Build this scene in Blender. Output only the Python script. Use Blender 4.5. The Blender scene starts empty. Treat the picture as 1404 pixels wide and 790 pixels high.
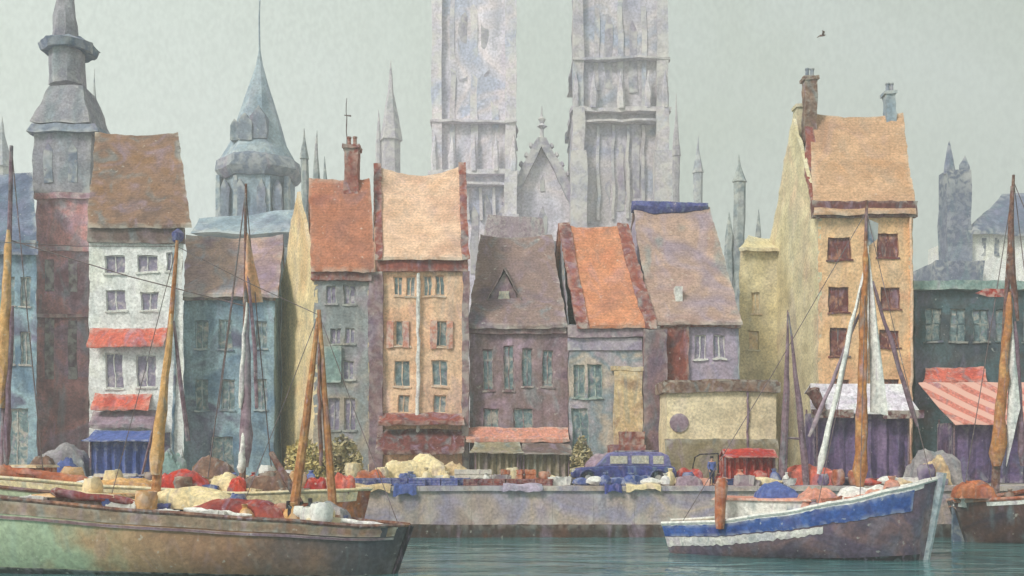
import bpy, bmesh, math, random
from mathutils import Vector, noise, Matrix
random.seed(7)
R = random.uniform
S = bpy.context.scene
COL = S.collection

# ------------------------------------------------------------------ camera
CZ, HOR, F = 5.0, 620.0, 1400.0          # eye height over water, horizon row, focal length (photo pixels)
cam = bpy.data.cameras.new('camera'); co = bpy.data.objects.new('camera', cam); COL.objects.link(co)
co.location = (0, 0, CZ); co.rotation_euler = (math.radians(90), 0, 0)
cam.sensor_width = 36; cam.lens = F / 1404 * 36; cam.shift_y = (HOR - 395) / 1404
cam.clip_end = 3000; S.camera = co

# ------------------------------------------------------------------ light
SUN_DIR = Vector((-0.62, -0.62, 0.80)).normalized()
EL = math.asin(SUN_DIR.z); AZ = math.atan2(SUN_DIR.x, SUN_DIR.y)
w = bpy.data.worlds.new('World'); S.world = w; w.use_nodes = True
nt = w.node_tree; nt.nodes.clear(); N = nt.nodes.new; L = nt.links.new
out = N('ShaderNodeOutputWorld'); bg = N('ShaderNodeBackground'); bg.inputs[1].default_value = 0.1
sky = N('ShaderNodeTexSky'); sky.sky_type = 'NISHITA'; sky.sun_disc = False
sky.sun_elevation = EL; sky.sun_rotation = AZ; sky.dust_density = 4.0
tc = N('ShaderNodeTexCoord')
cl = N('ShaderNodeTexNoise'); cl.inputs['Scale'].default_value = 2.8; cl.inputs['Detail'].default_value = 5; cl.inputs['Distortion'].default_value = 0.6
L(tc.outputs['Generated'], cl.inputs['Vector'])
cr = N('ShaderNodeValToRGB')
cr.color_ramp.elements[0].position = 0.3; cr.color_ramp.elements[0].color = (0.85, 0.965, 0.80, 1)
cr.color_ramp.elements[1].position = 0.7; cr.color_ramp.elements[1].color = (1.05, 1.16, 1.09, 1)
L(cl.outputs['Fac'], cr.inputs['Fac'])
gr = N('ShaderNodeTexNoise'); gr.inputs['Scale'].default_value = 300; gr.inputs['Detail'].default_value = 3
gmp = N('ShaderNodeMapping'); gmp.inputs['Rotation'].default_value = (0, 0.7, 0); gmp.inputs['Scale'].default_value = (1.0, 1.0, 0.55); L(tc.outputs['Generated'], gmp.inputs['Vector']); L(gmp.outputs[0], gr.inputs['Vector'])
gm = N('ShaderNodeMapRange'); gm.inputs[1].default_value = 0.36; gm.inputs[2].default_value = 0.64; gm.inputs[3].default_value = 0.91; gm.inputs[4].default_value = 1.09
L(gr.outputs['Fac'], gm.inputs[0])
SKYK = 3.55
mu = N('ShaderNodeVectorMath'); mu.operation = 'SCALE'; L(cr.outputs['Color'], mu.inputs[0])
ml = N('ShaderNodeMath'); ml.operation = 'MULTIPLY'; L(gm.outputs[0], ml.inputs[0]); ml.inputs[1].default_value = SKYK
# the cloud layer is thicker to the right
sx = N('ShaderNodeSeparateXYZ'); L(tc.outputs['Generated'], sx.inputs[0])
gx = N('ShaderNodeMapRange'); gx.inputs[1].default_value = -0.4; gx.inputs[2].default_value = 0.45; gx.inputs[3].default_value = 1.08; gx.inputs[4].default_value = 0.76
L(sx.outputs['X'], gx.inputs[0]); m2 = N('ShaderNodeMath'); m2.operation = 'MULTIPLY'; L(ml.outputs[0], m2.inputs[0]); L(gx.outputs[0], m2.inputs[1])
L(m2.outputs[0], mu.inputs['Scale'])
mx = N('ShaderNodeMix'); mx.data_type = 'RGBA'; mx.inputs['Factor'].default_value = 0.93
L(sky.outputs[0], mx.inputs['A']); L(mu.outputs[0], mx.inputs['B'])
L(mx.outputs['Result'], bg.inputs[0]); L(bg.outputs[0], out.inputs[0])

sl = bpy.data.lights.new('sun', 'SUN'); sl.energy = 1.5; sl.angle = math.radians(14); sl.color = (1.0, 0.95, 0.87)
so = bpy.data.objects.new('sun', sl); COL.objects.link(so)
so.rotation_euler = SUN_DIR.to_track_quat('Z', 'Y').to_euler()
vs = S.view_settings; S.display_settings.display_device = 'sRGB'
vs.view_transform = 'Standard'; vs.look = 'None'; vs.gamma = 1; vs.use_curve_mapping = False
vs.exposure = 1.0
S.cycles.max_bounces = 6; S.cycles.volume_bounces = 1; S.cycles.use_denoising = True

# ------------------------------------------------------------------ materials
def lin(c): c /= 255.0; return c / 12.92 if c <= 0.04045 else ((c + 0.055) / 1.055) ** 2.4
CAL = {'cathedral_a': (1.14, 1.17, 1.22), 'cathedral_b': (0.97, 1.02, 1.07), 'brown_tile': (0.821, 0.818, 0.865), 'red_tile': (0.984, 0.954, 0.923), 'orange_tile': (1.129, 1.112, 1.076), 'lilac_tile': (1.019, 1.073, 1.045), 'white_wall': (1, 1.02, 1.0), 'teal_wall': (1.428, 1.352, 1.44), 'tall_side': (1.044, 1.105, 1.276), 'low_cream': (0.962, 0.975, 1.084), 'barge_paint': (1.498, 1.599, 1.614), 'brown_wall': (1.539, 1.399, 1.448), 'brick_dark': (2.012, 1.76, 1.836), 'boat_plum': (0.899, 0.845, 0.995), 'quay_stone': (1.068, 1.038, 1.163), 'peach_tile': (1.022, 1.028, 1.142), 'tall_tile': (1.087, 1.086, 1.087), 'mauve_tile': (1.457, 1.499, 1.841), 'church_blue': (0.86, 0.91, 0.97), 'stone_grey': (0.85, 0.84, 0.92), 'cream_wall': (0.95, 0.93, 0.92), 'slate_violet': (0.675, 0.862, 0.967), 'dark_teal': (0.772, 0.838, 0.955), 'purple_cloth': (0.799, 0.724, 0.842), 'peach_wall': (0.961, 0.974, 1.049), 'harbour_water': (0.959, 1.254, 1.519), 'tall_front': (1.04, 0.979, 1.026), 'mauve_dark': (1.0, 1.0, 1.08)}
TINT = (1, 1, 1)
def A(rgb, k=1.0): return tuple(min(0.86, lin(c) * k * t) for c, t in zip(rgb, TINT))
MATS = {}
def wash(name, *cols, k=1.15, s=0.35, grain=6.5, ga=0.24, streak=0.0, tide=0.20, rough=0.9, rows=0.0, rowc=0.0, bump=0.35, spec=0.2, vary=0.0, bleed=((152,136,156),(116,138,142)), ba=0.5, fleck=0.5, edge=0.55):
    """mottled weathered paint: patches of the given colours (sRGB), stains with edges, fine grain"""
    global TINT
    TINT = CAL.get(name, (1.0, 0.96, 1.0))
    m = bpy.data.materials.new(name); m.use_nodes = True
    t = m.node_tree; n = t.nodes.new; l = t.links.new
    bs = t.nodes['Principled BSDF']; bs.inputs['Roughness'].default_value = rough; bs.inputs['Specular IOR Level'].default_value = spec
    tc = n('ShaderNodeTexCoord'); oi = n('ShaderNodeObjectInfo')
    off = n('ShaderNodeVectorMath'); off.operation = 'SCALE'; off.inputs['Scale'].default_value = 1.0
    cmb = n('ShaderNodeCombineXYZ')
    r1 = n('ShaderNodeMath'); r1.operation = 'MULTIPLY'; r1.inputs[1].default_value = 91.0; l(oi.outputs['Random'], r1.inputs[0])
    for i in range(3): l(r1.outputs[0], cmb.inputs[i])
    ad = n('ShaderNodeVectorMath'); ad.operation = 'ADD'; l(tc.outputs['Object'], ad.inputs[0]); l(cmb.outputs[0], ad.inputs[1])
    V = ad.outputs[0]
    n1 = n('ShaderNodeTexNoise'); n1.inputs['Scale'].default_value = s; n1.inputs['Detail'].default_value = 4; n1.inputs['Distortion'].default_value = 0.9; l(V, n1.inputs['Vector'])
    cr = n('ShaderNodeValToRGB'); el = cr.color_ramp.elements
    cs = [A(c, k) + (1,) for c in cols]
    if len(cs) == 1: cs = cs * 2
    while len(el) < len(cs): el.new(0.5)
    for i, c in enumerate(cs):
        el[i].position = 0.34 + 0.32 * i / (len(cs) - 1); el[i].color = c
    l(n1.outputs['Fac'], cr.inputs['Fac'])
    cur = cr.outputs['Color']
    if bleed and ba:
        o2 = n('ShaderNodeVectorMath'); o2.operation = 'ADD'; o2.inputs[1].default_value = (31.7, 11.3, 5.1); l(V, o2.inputs[0])
        mp3 = n('ShaderNodeMapping'); mp3.inputs['Scale'].default_value = (1.6, 1.6, 0.55); l(o2.outputs[0], mp3.inputs['Vector'])
        n3 = n('ShaderNodeTexNoise'); n3.inputs['Scale'].default_value = s * 1.1; n3.inputs['Detail'].default_value = 5; n3.inputs['Distortion'].default_value = 1.4; l(mp3.outputs[0], n3.inputs['Vector'])
        for k_, (c_, lo, hi) in enumerate(((bleed[0], 0.52, 0.72), (bleed[1], 0.48, 0.28))):
            q = n('ShaderNodeMapRange'); q.interpolation_type = 'SMOOTHSTEP'
            q.inputs[1].default_value = min(lo, hi); q.inputs[2].default_value = max(lo, hi)
            q.inputs[3].default_value = 0.0 if lo < hi else ba; q.inputs[4].default_value = ba if lo < hi else 0.0
            l(n3.outputs['Fac'], q.inputs[0])
            mm = n('ShaderNodeMix'); mm.data_type = 'RGBA'; l(q.outputs[0], mm.inputs['Factor']); l(cur, mm.inputs['A']); mm.inputs['B'].default_value = A(c_, k) + (1,)
            cur = mm.outputs['Result']
    def mul(fac):
        nonlocal cur
        v = n('ShaderNodeVectorMath'); v.operation = 'SCALE'; l(cur, v.inputs[0]); l(fac, v.inputs['Scale']); cur = v.outputs[0]
    def mr(x, a, b, c, d):
        q = n('ShaderNodeMapRange'); q.inputs[1].default_value = a; q.inputs[2].default_value = b; q.inputs[3].default_value = c; q.inputs[4].default_value = d
        l(x, q.inputs[0]); return q.outputs[0]
    n2 = n('ShaderNodeTexNoise'); n2.inputs['Scale'].default_value = s * 5; n2.inputs['Detail'].default_value = 5; n2.inputs['Distortion'].default_value = 0.5; l(V, n2.inputs['Vector'])
    mul(mr(n2.outputs['Fac'], 0.3, 0.7, 0.84, 1.16))
    g = n('ShaderNodeTexNoise'); g.inputs['Scale'].default_value = grain; g.inputs['Detail'].default_value = 2; l(V, g.inputs['Vector'])
    mul(mr(g.outputs['Fac'], 0.28, 0.72, 1 - ga, 1 + ga))
    if tide:
        sb = n('ShaderNodeMath'); sb.operation = 'SUBTRACT'; l(n2.outputs['Fac'], sb.inputs[0]); sb.inputs[1].default_value = 0.5
        ab = n('ShaderNodeMath'); ab.operation = 'ABSOLUTE'; l(sb.outputs[0], ab.inputs[0])
        mul(mr(ab.outputs[0], 0.0, 0.02, 1 - tide, 1.0))
    if streak:
        mp = n('ShaderNodeMapping'); mp.inputs['Scale'].default_value = (1.3, 1.3, 0.12); l(V, mp.inputs['Vector'])
        st = n('ShaderNodeTexNoise'); st.inputs['Scale'].default_value = s * 5; st.inputs['Detail'].default_value = 4; l(mp.outputs[0], st.inputs['Vector'])
        mul(mr(st.outputs['Fac'], 0.3, 0.7, 1 - streak, 1 + streak))
    hgt = g.outputs['Fac']
    if rows or rowc:
        wv = n('ShaderNodeTexWave'); wv.wave_type = 'BANDS'; wv.bands_direction = 'Z' if rows else 'X'
        wv.inputs['Scale'].default_value = (rows or rowc); wv.inputs['Distortion'].default_value = 1.2; wv.inputs['Detail'].default_value = 2
        l(tc.outputs['Object'], wv.inputs['Vector'])
        mul(mr(wv.outputs['Fac'], 0, 1, 0.95, 1.03)); 
    if fleck:
        nf = n('ShaderNodeTexNoise'); nf.inputs['Scale'].default_value = grain * 0.5; nf.inputs['Detail'].default_value = 3; l(V, nf.inputs['Vector'])
        ff = mr(nf.outputs['Fac'], 0.69, 0.74, 0.0, fleck)
        mm = n('ShaderNodeMix'); mm.data_type = 'RGBA'; l(ff, mm.inputs['Factor']); l(cur, mm.inputs['A']); mm.inputs['B'].default_value = (0.62, 0.62, 0.56, 1)
        cur = mm.outputs['Result']
    if vary:
        mul(mr(oi.outputs['Random'], 0, 1, 1 - vary, 1 + vary))
    if edge:  # convex edges whitened: highlights painted into the colour
        ge = n('ShaderNodeNewGeometry'); pf = mr(ge.outputs['Pointiness'], 0.53, 0.62, 0.0, edge)
        pn = n('ShaderNodeMath'); pn.operation = 'MULTIPLY'; l(pf, pn.inputs[0]); l(mr(n2.outputs['Fac'], 0.42, 0.58, 0.0, 1.0), pn.inputs[1])
        mm = n('ShaderNodeMix'); mm.data_type = 'RGBA'; l(pn.outputs[0], mm.inputs['Factor']); l(cur, mm.inputs['A']); mm.inputs['B'].default_value = (0.66, 0.65, 0.58, 1)
        cur = mm.outputs['Result']
    l(cur, bs.inputs['Base Color'])
    if bump:
        b = n('ShaderNodeBump'); b.inputs['Strength'].default_value = bump; b.inputs['Distance'].default_value = 0.05
        l(hgt, b.inputs['Height']); l(b.outputs[0], bs.inputs['Normal'])
    MATS[name] = m
    return m

def stripes(name, a, b, width, axis='X', k=1.15):
    m = wash(name, a, k=k, s=0.8)
    t = m.node_tree; n = t.nodes.new; l = t.links.new
    bs = t.nodes['Principled BSDF']; src = bs.inputs['Base Color'].links[0].from_socket
    tc = n('ShaderNodeTexCoord'); wv = n('ShaderNodeTexWave'); wv.bands_direction = axis
    wv.inputs['Scale'].default_value = 0.314 / width; wv.inputs['Distortion'].default_value = 1.0; wv.inputs['Detail Scale'].default_value = 0.4
    l(tc.outputs['Object'], wv.inputs['Vector'])
    cr = n('ShaderNodeValToRGB'); cr.color_ramp.elements[0].position = 0.42; cr.color_ramp.elements[1].position = 0.56
    l(wv.outputs['Fac'], cr.inputs['Fac'])
    mx = n('ShaderNodeMix'); mx.data_type = 'RGBA'; l(cr.outputs['Color'], mx.inputs['Factor']); l(src, mx.inputs['A'])
    mx.inputs['B'].default_value = A(b, k) + (1,)
    l(mx.outputs['Result'], bs.inputs['Base Color'])
    return m

# ------------------------------------------------------------------ mesh helpers
def X(px, D): return (px - 702) / F * D
def Z(py, D): return CZ - (py - HOR) / F * D
def P(px, py, D): return Vector((X(px, D), D, Z(py, D)))
G = 3.0                                      # quay level over the water
BASE = {}

class MB:
    def __init__(s): s.v = []; s.f = []
    def poly(s, pts):
        i = len(s.v); s.v += [Vector(p) for p in pts]; s.f.append(list(range(i, i + len(pts))))
        return s
    def box(s, a, b):
        x0, y0, z0 = a; x1, y1, z1 = b
        return s.hexa([(x0,y0,z0),(x1,y0,z0),(x1,y1,z0),(x0,y1,z0),(x0,y0,z1),(x1,y0,z1),(x1,y1,z1),(x0,y1,z1)])
    def hexa(s, p):
        i = len(s.v); s.v += [Vector(q) for q in p]
        for f in ((0,3,2,1),(4,5,6,7),(0,1,5,4),(1,2,6,5),(2,3,7,6),(3,0,4,7)): s.f.append([i + k for k in f])
        return s
    def prism(s, pts, d):
        """polygon pts extruded by vector d"""
        i = len(s.v); n = len(pts); d = Vector(d)
        s.v += [Vector(p) for p in pts] + [Vector(p) + d for p in pts]
        s.f.append(list(range(i, i + n))); s.f.append(list(range(i + 2*n - 1, i + n - 1, -1)))
        for k in range(n): s.f.append([i + k, i + n + k, i + n + (k+1) % n, i + (k+1) % n])
        return s
    def tube(s, pts, rad, n=8, jit=0.0):
        pts = [Vector(p) for p in pts]
        if not hasattr(rad, '__len__'): rad = [rad] * len(pts)
        i0 = len(s.v)
        for k, p in enumerate(pts):
            d = (pts[min(k+1, len(pts)-1)] - pts[max(k-1, 0)]).normalized()
            a = d.cross(Vector((0,0,1)) if abs(d.z) < 0.9 else Vector((1,0,0))).normalized(); b = d.cross(a)
            for j in range(n):
                t = 2*math.pi*j/n; r = rad[k] * (1 + R(-jit, jit))
                s.v.append(p + a*math.cos(t)*r + b*math.sin(t)*r)
        for k in range(len(pts)-1):
            for j in range(n):
                a = i0 + k*n + j; b = i0 + k*n + (j+1) % n
                s.f.append([a, b, b + n, a + n])
        s.f.append([i0 + j for j in range(n)][::-1]); s.f.append([i0 + (len(pts)-1)*n + j for j in range(n)])
        return s
    def lathe(s, c, prof, n=12, sx=1.0, sy=1.0, rot=0.0):
        """profile of (radius, z) round a vertical axis through c"""
        i0 = len(s.v); c = Vector(c)
        for r, z in prof:
            for j in range(n):
                t = 2*math.pi*j/n + rot
                s.v.append(c + Vector((math.cos(t)*r*sx, math.sin(t)*r*sy, z)))
        for k in range(len(prof)-1):
            for j in range(n):
                a = i0 + k*n + j; b = i0 + k*n + (j+1) % n
                s.f.append([a, b, b + n, a + n])
        s.f.append([i0 + j for j in range(n)][::-1]); s.f.append([i0 + (len(prof)-1)*n + j for j in range(n)])
        return s
    def slab(s, grid, d):
        """grid[row][col] of points, closed with thickness vector d"""
        d = Vector(d); nr, nc = len(grid), len(grid[0]); i0 = len(s.v)
        for g in grid: s.v += [Vector(p) for p in g]
        for g in grid: s.v += [Vector(p) + d for p in g]
        T = lambda r, c: i0 + r*nc + c
        o = nr*nc
        for r in range(nr-1):
            for c in range(nc-1):
                s.f.append([T(r,c), T(r,c+1), T(r+1,c+1), T(r+1,c)])
                s.f.append([o+T(r,c), o+T(r+1,c), o+T(r+1,c+1), o+T(r,c+1)])
        for r in range(nr-1):
            s.f.append([T(r,0), T(r+1,0), o+T(r+1,0), o+T(r,0)]); s.f.append([T(r,nc-1), o+T(r,nc-1), o+T(r+1,nc-1), T(r+1,nc-1)])
        for c in range(nc-1):
            s.f.append([T(0,c), o+T(0,c), o+T(0,c+1), T(0,c+1)]); s.f.append([T(nr-1,c), T(nr-1,c+1), o+T(nr-1,c+1), o+T(nr-1,c)])
        return s
    def build(s, name, mat, base=(0,0,0), wob=0.05, seg=0.8, fq=0.6, sharp=38, bevel=0.0, rounds=6):
        bm = bmesh.new(); vs = [bm.verts.new(v) for v in s.v]
        for f in s.f:
            try: bm.faces.new([vs[i] for i in f])
            except ValueError: pass
        bmesh.ops.remove_doubles(bm, verts=bm.verts, dist=0.0005)
        bmesh.ops.recalc_face_normals(bm, faces=bm.faces)
        if bevel: bmesh.ops.bevel(bm, geom=list(bm.edges), offset=bevel, segments=1, affect='EDGES', clamp_overlap=True)
        if wob:
            big = [f for f in bm.faces if len(f.verts) > 4]
            if big: bmesh.ops.triangulate(bm, faces=big)
            for _ in range(rounds):
                e = [e for e in bm.edges if e.calc_length() > seg]
                if not e or len(bm.faces) > 30000: break
                bmesh.ops.subdivide_edges(bm, edges=e, cuts=1, use_grid_fill=True)
            for v in bm.verts:
                d = noise.noise_vector(v.co * fq) * wob + noise.noise_vector(v.co * fq * 3 + Vector((9, 3, 5))) * wob * 0.5
                if seg < 0.6: d += noise.noise_vector(v.co * fq * 9 + Vector((2, 13, 5))) * wob * 0.55
                v.co += d
        bv = Vector(base)
        for v in bm.verts: v.co -= bv
        me = bpy.data.meshes.new(name); bm.to_mesh(me); bm.free()
        for p in me.polygons: p.use_smooth = True
        me.set_sharp_from_angle(angle=math.radians(sharp))
        me.materials.append(mat if not isinstance(mat, str) else MATS[mat])
        o = bpy.data.objects.new(name, me); COL.objects.link(o); o.location = bv
        return o

def thing(name, label, cat, loc, group=None):
    o = bpy.data.objects.new(name, None); COL.objects.link(o); o.location = loc; o.empty_display_size = 0.5
    o['label'] = label; o['category'] = cat
    if group: o['group'] = group
    BASE[o] = Vector(loc); return o
SPLIT = {'lancet_window','string_course','blind_window','belfry_opening','belfry_window','pinnacle','gallery','turret','nave_window','chimney_pot','post','valance','side_cloth','shaft','pier','buttress'}
def islands(mb):
    par = list(range(len(mb.v)))
    def f(i):
        while par[i] != i: par[i] = par[par[i]]; i = par[i]
        return i
    for fc in mb.f:
        for k in fc[1:]: par[f(k)] = f(fc[0])
    g = {}
    for fc in mb.f: g.setdefault(f(fc[0]), []).append(fc)
    out = []
    for fs in g.values():
        m = MB(); idx = {}
        for fc in fs:
            for k in fc:
                if k not in idx: idx[k] = len(m.v); m.v.append(mb.v[k])
            m.f.append([idx[k] for k in fc])
        out.append(m)
    return out
def part(name, mb, mat, parent, label=None, **kw):
    if name in SPLIT:
        ms = islands(mb)
        if len(ms) > 1: return [part(name, m, mat, parent, label, **kw) for m in ms][0]
    b = BASE[parent]; o = mb.build(name, mat, b, **kw); o.location = (0, 0, 0); o.parent = parent; BASE[o] = b
    if label: o['label'] = label
    return o
def solo(name, mb, mat, label, cat, loc, group=None, **kw):
    o = mb.build(name, mat, loc, **kw); o['label'] = label; o['category'] = cat; BASE[o] = Vector(loc)
    if group: o['group'] = group
    return o
def struct(name, mb, mat, kind='structure', **kw):
    o = mb.build(name, mat, (0,0,0), **kw); o['kind'] = kind; return o
def dup(src, loc, rz=None, label=None, sc=None):
    c = src.copy(); COL.objects.link(c); c.location = loc
    if rz is not None: c.rotation_euler.z = rz
    if sc: c.scale = sc
    if label: c['label'] = label
    for ch in [o for o in bpy.data.objects if o.parent == src]:
        d = ch.copy(); COL.objects.link(d); d.parent = c
    return c

# ------------------------------------------------------------------ palette
wash('white_wall', (216,212,192), (226,226,212), (212,216,198), k=1.5, streak=0.06, ba=0.2)
wash('brown_tile', (122,98,84), (148,116,94), (142,108,78), rows=1.4, s=0.3)
wash('grey_brown', (120,104,98), (104,88,84), (128,112,104))
wash('brick_dark', (112,86,86), (138,104,100), (122,104,112), (104,80,84), s=0.3, k=1.2, streak=0.16)
wash('stone_grey', (140,140,148), (160,158,160), (128,126,136), s=0.25, streak=0.12)
wash('slate_violet', (124,118,138), (104,104,124), (140,134,150), s=0.25)
wash('teal_wall', (74,100,118), (98,120,132), (122,146,150), (84,88,104), s=0.28, streak=0.2, ba=0.45, bleed=((112,106,126),(132,152,154)))
wash('church_blue', (134,150,162), (154,168,176), (126,138,154), s=0.14, grain=3.5, streak=0.12, bleed=((150,150,166),(140,156,164)))
wash('church_dark', (112,124,140), (126,136,150), s=0.2, grain=3.5)
wash('cathedral_a', (176,170,182), (190,184,192), (200,188,190), (168,170,186), s=0.09, grain=2.6, streak=0.16, k=1.15, ba=0.4, bleed=((168,158,176),(150,156,168)))  # pale lavender cathedral colours paint part of the distance haze into the stone
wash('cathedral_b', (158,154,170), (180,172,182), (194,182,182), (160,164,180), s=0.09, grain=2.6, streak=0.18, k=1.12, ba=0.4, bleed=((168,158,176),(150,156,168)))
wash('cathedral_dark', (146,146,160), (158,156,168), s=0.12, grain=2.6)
wash('cream_wall', (212,184,140), (218,200,158), (190,176,138), s=0.2, k=1.25, streak=0.06, ba=0.3)
wash('red_tile', (172,106,82), (186,124,98), (162,112,98), k=1.0, rows=1.4, s=0.25, ba=0.25)
wash('red_brown', (128,70,60), (146,84,70), (112,66,66), s=0.5)
wash('grey_facade', (150,146,142), (142,150,150), (164,156,140), s=0.3, streak=0.1)
wash('peach_tile', (226,184,146), (230,194,160), (212,170,138), k=0.95, rows=1.4, s=0.22, tide=0.1, ba=0.15)
wash('peach_wall', (220,168,132), (212,178,144), (196,160,134), s=0.3, k=1.35, streak=0.08, ba=0.3)
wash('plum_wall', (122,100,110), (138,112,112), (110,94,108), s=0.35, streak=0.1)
wash('brown_wall', (96,82,92), (118,104,108), (108,96,94), (122,112,120), s=0.35, streak=0.24)
wash('mauve_tile', (132,110,100), (146,120,100), (112,94,98), rows=1.4, s=0.25)
wash('mauve_dark', (132,112,108), (142,120,110), (116,100,108), rows=1.4, s=0.25)
wash('lilac_front', (150,146,158), (172,164,166), (128,142,148), (182,172,156), s=0.35, k=1.25, streak=0.18)
wash('orange_tile', (190,122,92), (200,138,106), (172,118,98), k=1.0, rows=1.4, s=0.25, ba=0.25)
wash('lilac_tile', (158,128,122), (170,140,128), (142,122,132), rows=1.4, s=0.2)
wash('lilac_wall', (164,154,168), (152,146,164), (178,166,172), s=0.3, k=1.25)
wash('ultramarine', (50,56,112), (70,78,140), (58,60,106), s=0.8, edge=0.2)
wash('low_cream', (214,196,152), (222,206,166), (202,184,146), s=0.2, k=1.22, ba=0.15)
wash('tall_front', (218,172,124), (222,182,138), (206,162,122), s=0.25, k=1.25, ba=0.22)
wash('tall_side', (200,182,134), (210,194,150), (204,176,138), s=0.15, k=1.1, ba=0.2, streak=0.08)
wash('tall_tile', (206,160,122), (212,172,138), (192,150,122), k=0.85, rows=1.4, s=0.2, ba=0.2)
wash('maroon', (98,56,54), (116,70,64), (82,50,56), s=0.6)
wash('dark_teal', (70,78,82), (92,94,92), (84,104,104), (96,84,80), s=0.3, streak=0.22)
wash('teal_trim', (120,150,146), (140,166,158), s=0.5)
wash('window_lilac', (140,132,152), (124,118,140), (184,178,180), s=1.6, rough=0.3, spec=0.5, edge=0)  # palest tone of the window colours paints reflections into the panes
wash('window_dark', (84,80,84), (104,108,106), (150,140,130), s=1.4, rough=0.45, edge=0)
wash('window_red', (118,62,56), (104,60,58), (176,130,104), s=1.1, rough=0.5, edge=0)
wash('window_teal', (84,104,110), (112,136,138), (176,172,160), s=1.6, rough=0.3, spec=0.5, edge=0)
wash('white_paint', (222,222,212), (210,212,206), k=1.25, s=0.8)
wash('frame_grey', (170,166,158), (150,146,144), s=0.8)
wash('red_cloth', (190,84,66), (204,108,88), (178,80,66), s=0.5, k=1.2)
wash('mauve_cloth', (136,116,128), (150,132,142), (120,100,112), s=0.5)
wash('blue_cloth', (62,84,146), (90,108,168), (72,92,152), s=0.6, k=1.05, ba=0.2)
wash('quay_stone', (170,154,138), (154,148,160), (178,162,142), (146,138,148), s=0.22, k=1.15, ba=0.3, streak=0.1)
wash('quay_foot', (84,64,56), (74,66,60), (96,70,58), s=0.4)
wash('paving', (150,140,128), (134,126,118), (158,146,134), s=0.4)
wash('olive_cloth', (134,124,92), (148,138,112), (122,118,98), s=0.5)
wash('tan_cloth', (186,164,122), (208,188,144), (170,142,110), s=0.6, k=1.2)
wash('cream_cloth', (214,198,150), (220,206,164), s=0.6, k=1.2)
wash('grey_cloth', (150,148,146), (138,136,140), (164,160,154), s=0.5)
wash('brown_cloth', (128,98,78), (108,84,72), (142,112,92), s=0.6)
wash('orange_cloth', (176,104,66), (160,88,58), (190,120,76), s=0.5)
wash('ochre_cloth', (196,152,92), (206,164,106), (178,134,80), s=0.6)
wash('ochre_spar', (178,124,68), (160,104,62), (190,144,90), s=0.9, edge=0.2)
wash('brown_spar', (118,80,62), (96,66,60), (136,92,66), s=0.9, edge=0.2)
wash('plum_spar', (108,84,98), (128,104,114), (94,74,84), s=0.9, edge=0.2)
wash('salmon', (208,150,128), (196,132,110), s=0.6)
wash('maroon_cloth', (140,60,52), (120,52,52), (156,76,62), s=0.7)
wash('black_iron', (40,36,40), (52,46,50), s=1.2, rough=0.6, edge=0)
wash('purple_cloth', (104,92,124), (124,108,140), (88,78,112), (112,92,112), s=0.5, streak=0.15)
wash('red_paint', (182,58,42), (164,50,44), (196,76,56), s=0.7)
wash('rope', (110,98,96), s=1.0, edge=0)
wash('skin', (196,150,124), s=2.0, edge=0)
wash('dark_cloth', (44,48,78), (56,58,92), s=2.0, edge=0)
wash('hair', (52,40,36), s=3.0, edge=0)
wash('tyre', (36,36,44), s=3.0, edge=0)
wash('car_top', (124,120,164), (104,104,152), (136,134,172), s=1.2, edge=0.2)
wash('glass', (196,190,164), (180,180,170), s=2.0, rough=0.3, spec=0.5, edge=0)
wash('crate_blue', (74,84,146), (92,100,158), s=1.2, vary=0.18, edge=0.2)
wash('crate_maroon', (124,58,54), (104,50,56), (142,78,64), s=1.2, vary=0.2, edge=0.2)
wash('crate_orange', (190,112,64), (170,92,56), s=1.2, vary=0.15, edge=0.2)
wash('crate_white', (214,210,196), (200,196,188), s=1.2, vary=0.06, k=1.2)
stripes('striped_canvas', (200,124,108), (216,172,156), 0.8, 'DIAGONAL')
wash('tent_white', (224,224,220), (214,212,218), (190,184,196), s=0.6, k=1.2)

# ------------------------------------------------------------------ haze, ground, water
def haze():
    o = MB().box((-320,-40,-3), (320,430,150)).build('haze', MATS['white_paint'], wob=0)
    o['kind'] = 'stuff'
    m = bpy.data.materials.new('haze_air'); m.use_nodes = True; t = m.node_tree; t.nodes.clear()
    po = t.nodes.new('ShaderNodeOutputMaterial'); v = t.nodes.new('ShaderNodeVolumePrincipled')
    v.inputs['Color'].default_value = (0.94, 0.95, 0.965, 1); v.inputs['Density'].default_value = 0.0016; v.inputs['Anisotropy'].default_value = 0.1
    t.links.new(v.outputs[0], po.inputs['Volume']); o.data.materials.clear(); o.data.materials.append(m)
haze()

def water_mat():
    m = wash('harbour_water', (62,96,88), (86,122,114), (70,104,100), s=0.25, k=0.9, grain=3, ga=0.1, tide=0, rough=0.07, spec=0.5, bump=0, fleck=0, ba=0, edge=0)
    t = m.node_tree; n = t.nodes.new; l = t.links.new; bs = t.nodes['Principled BSDF']
    tc = n('ShaderNodeTexCoord'); mp = n('ShaderNodeMapping'); mp.inputs['Scale'].default_value = (0.16, 0.5, 1); l(tc.outputs['Object'], mp.inputs['Vector'])
    a = n('ShaderNodeTexNoise'); a.inputs['Scale'].default_value = 1.0; a.inputs['Detail'].default_value = 4; a.inputs['Distortion'].default_value = 0.8; l(mp.outputs[0], a.inputs['Vector'])
    b = n('ShaderNodeBump'); b.inputs['Strength'].default_value = 0.6; b.inputs['Distance'].default_value = 0.3
    l(a.outputs['Fac'], b.inputs['Height']); l(b.outputs[0], bs.inputs['Normal'])
    return m
water_mat()
struct('water', MB().box((-310,-38,-1.0), (310,60.5,0)), 'harbour_water', wob=0)
struct('ground', MB().box((-310,61.6,-1), (310,420,G)), 'paving', wob=0)
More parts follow.
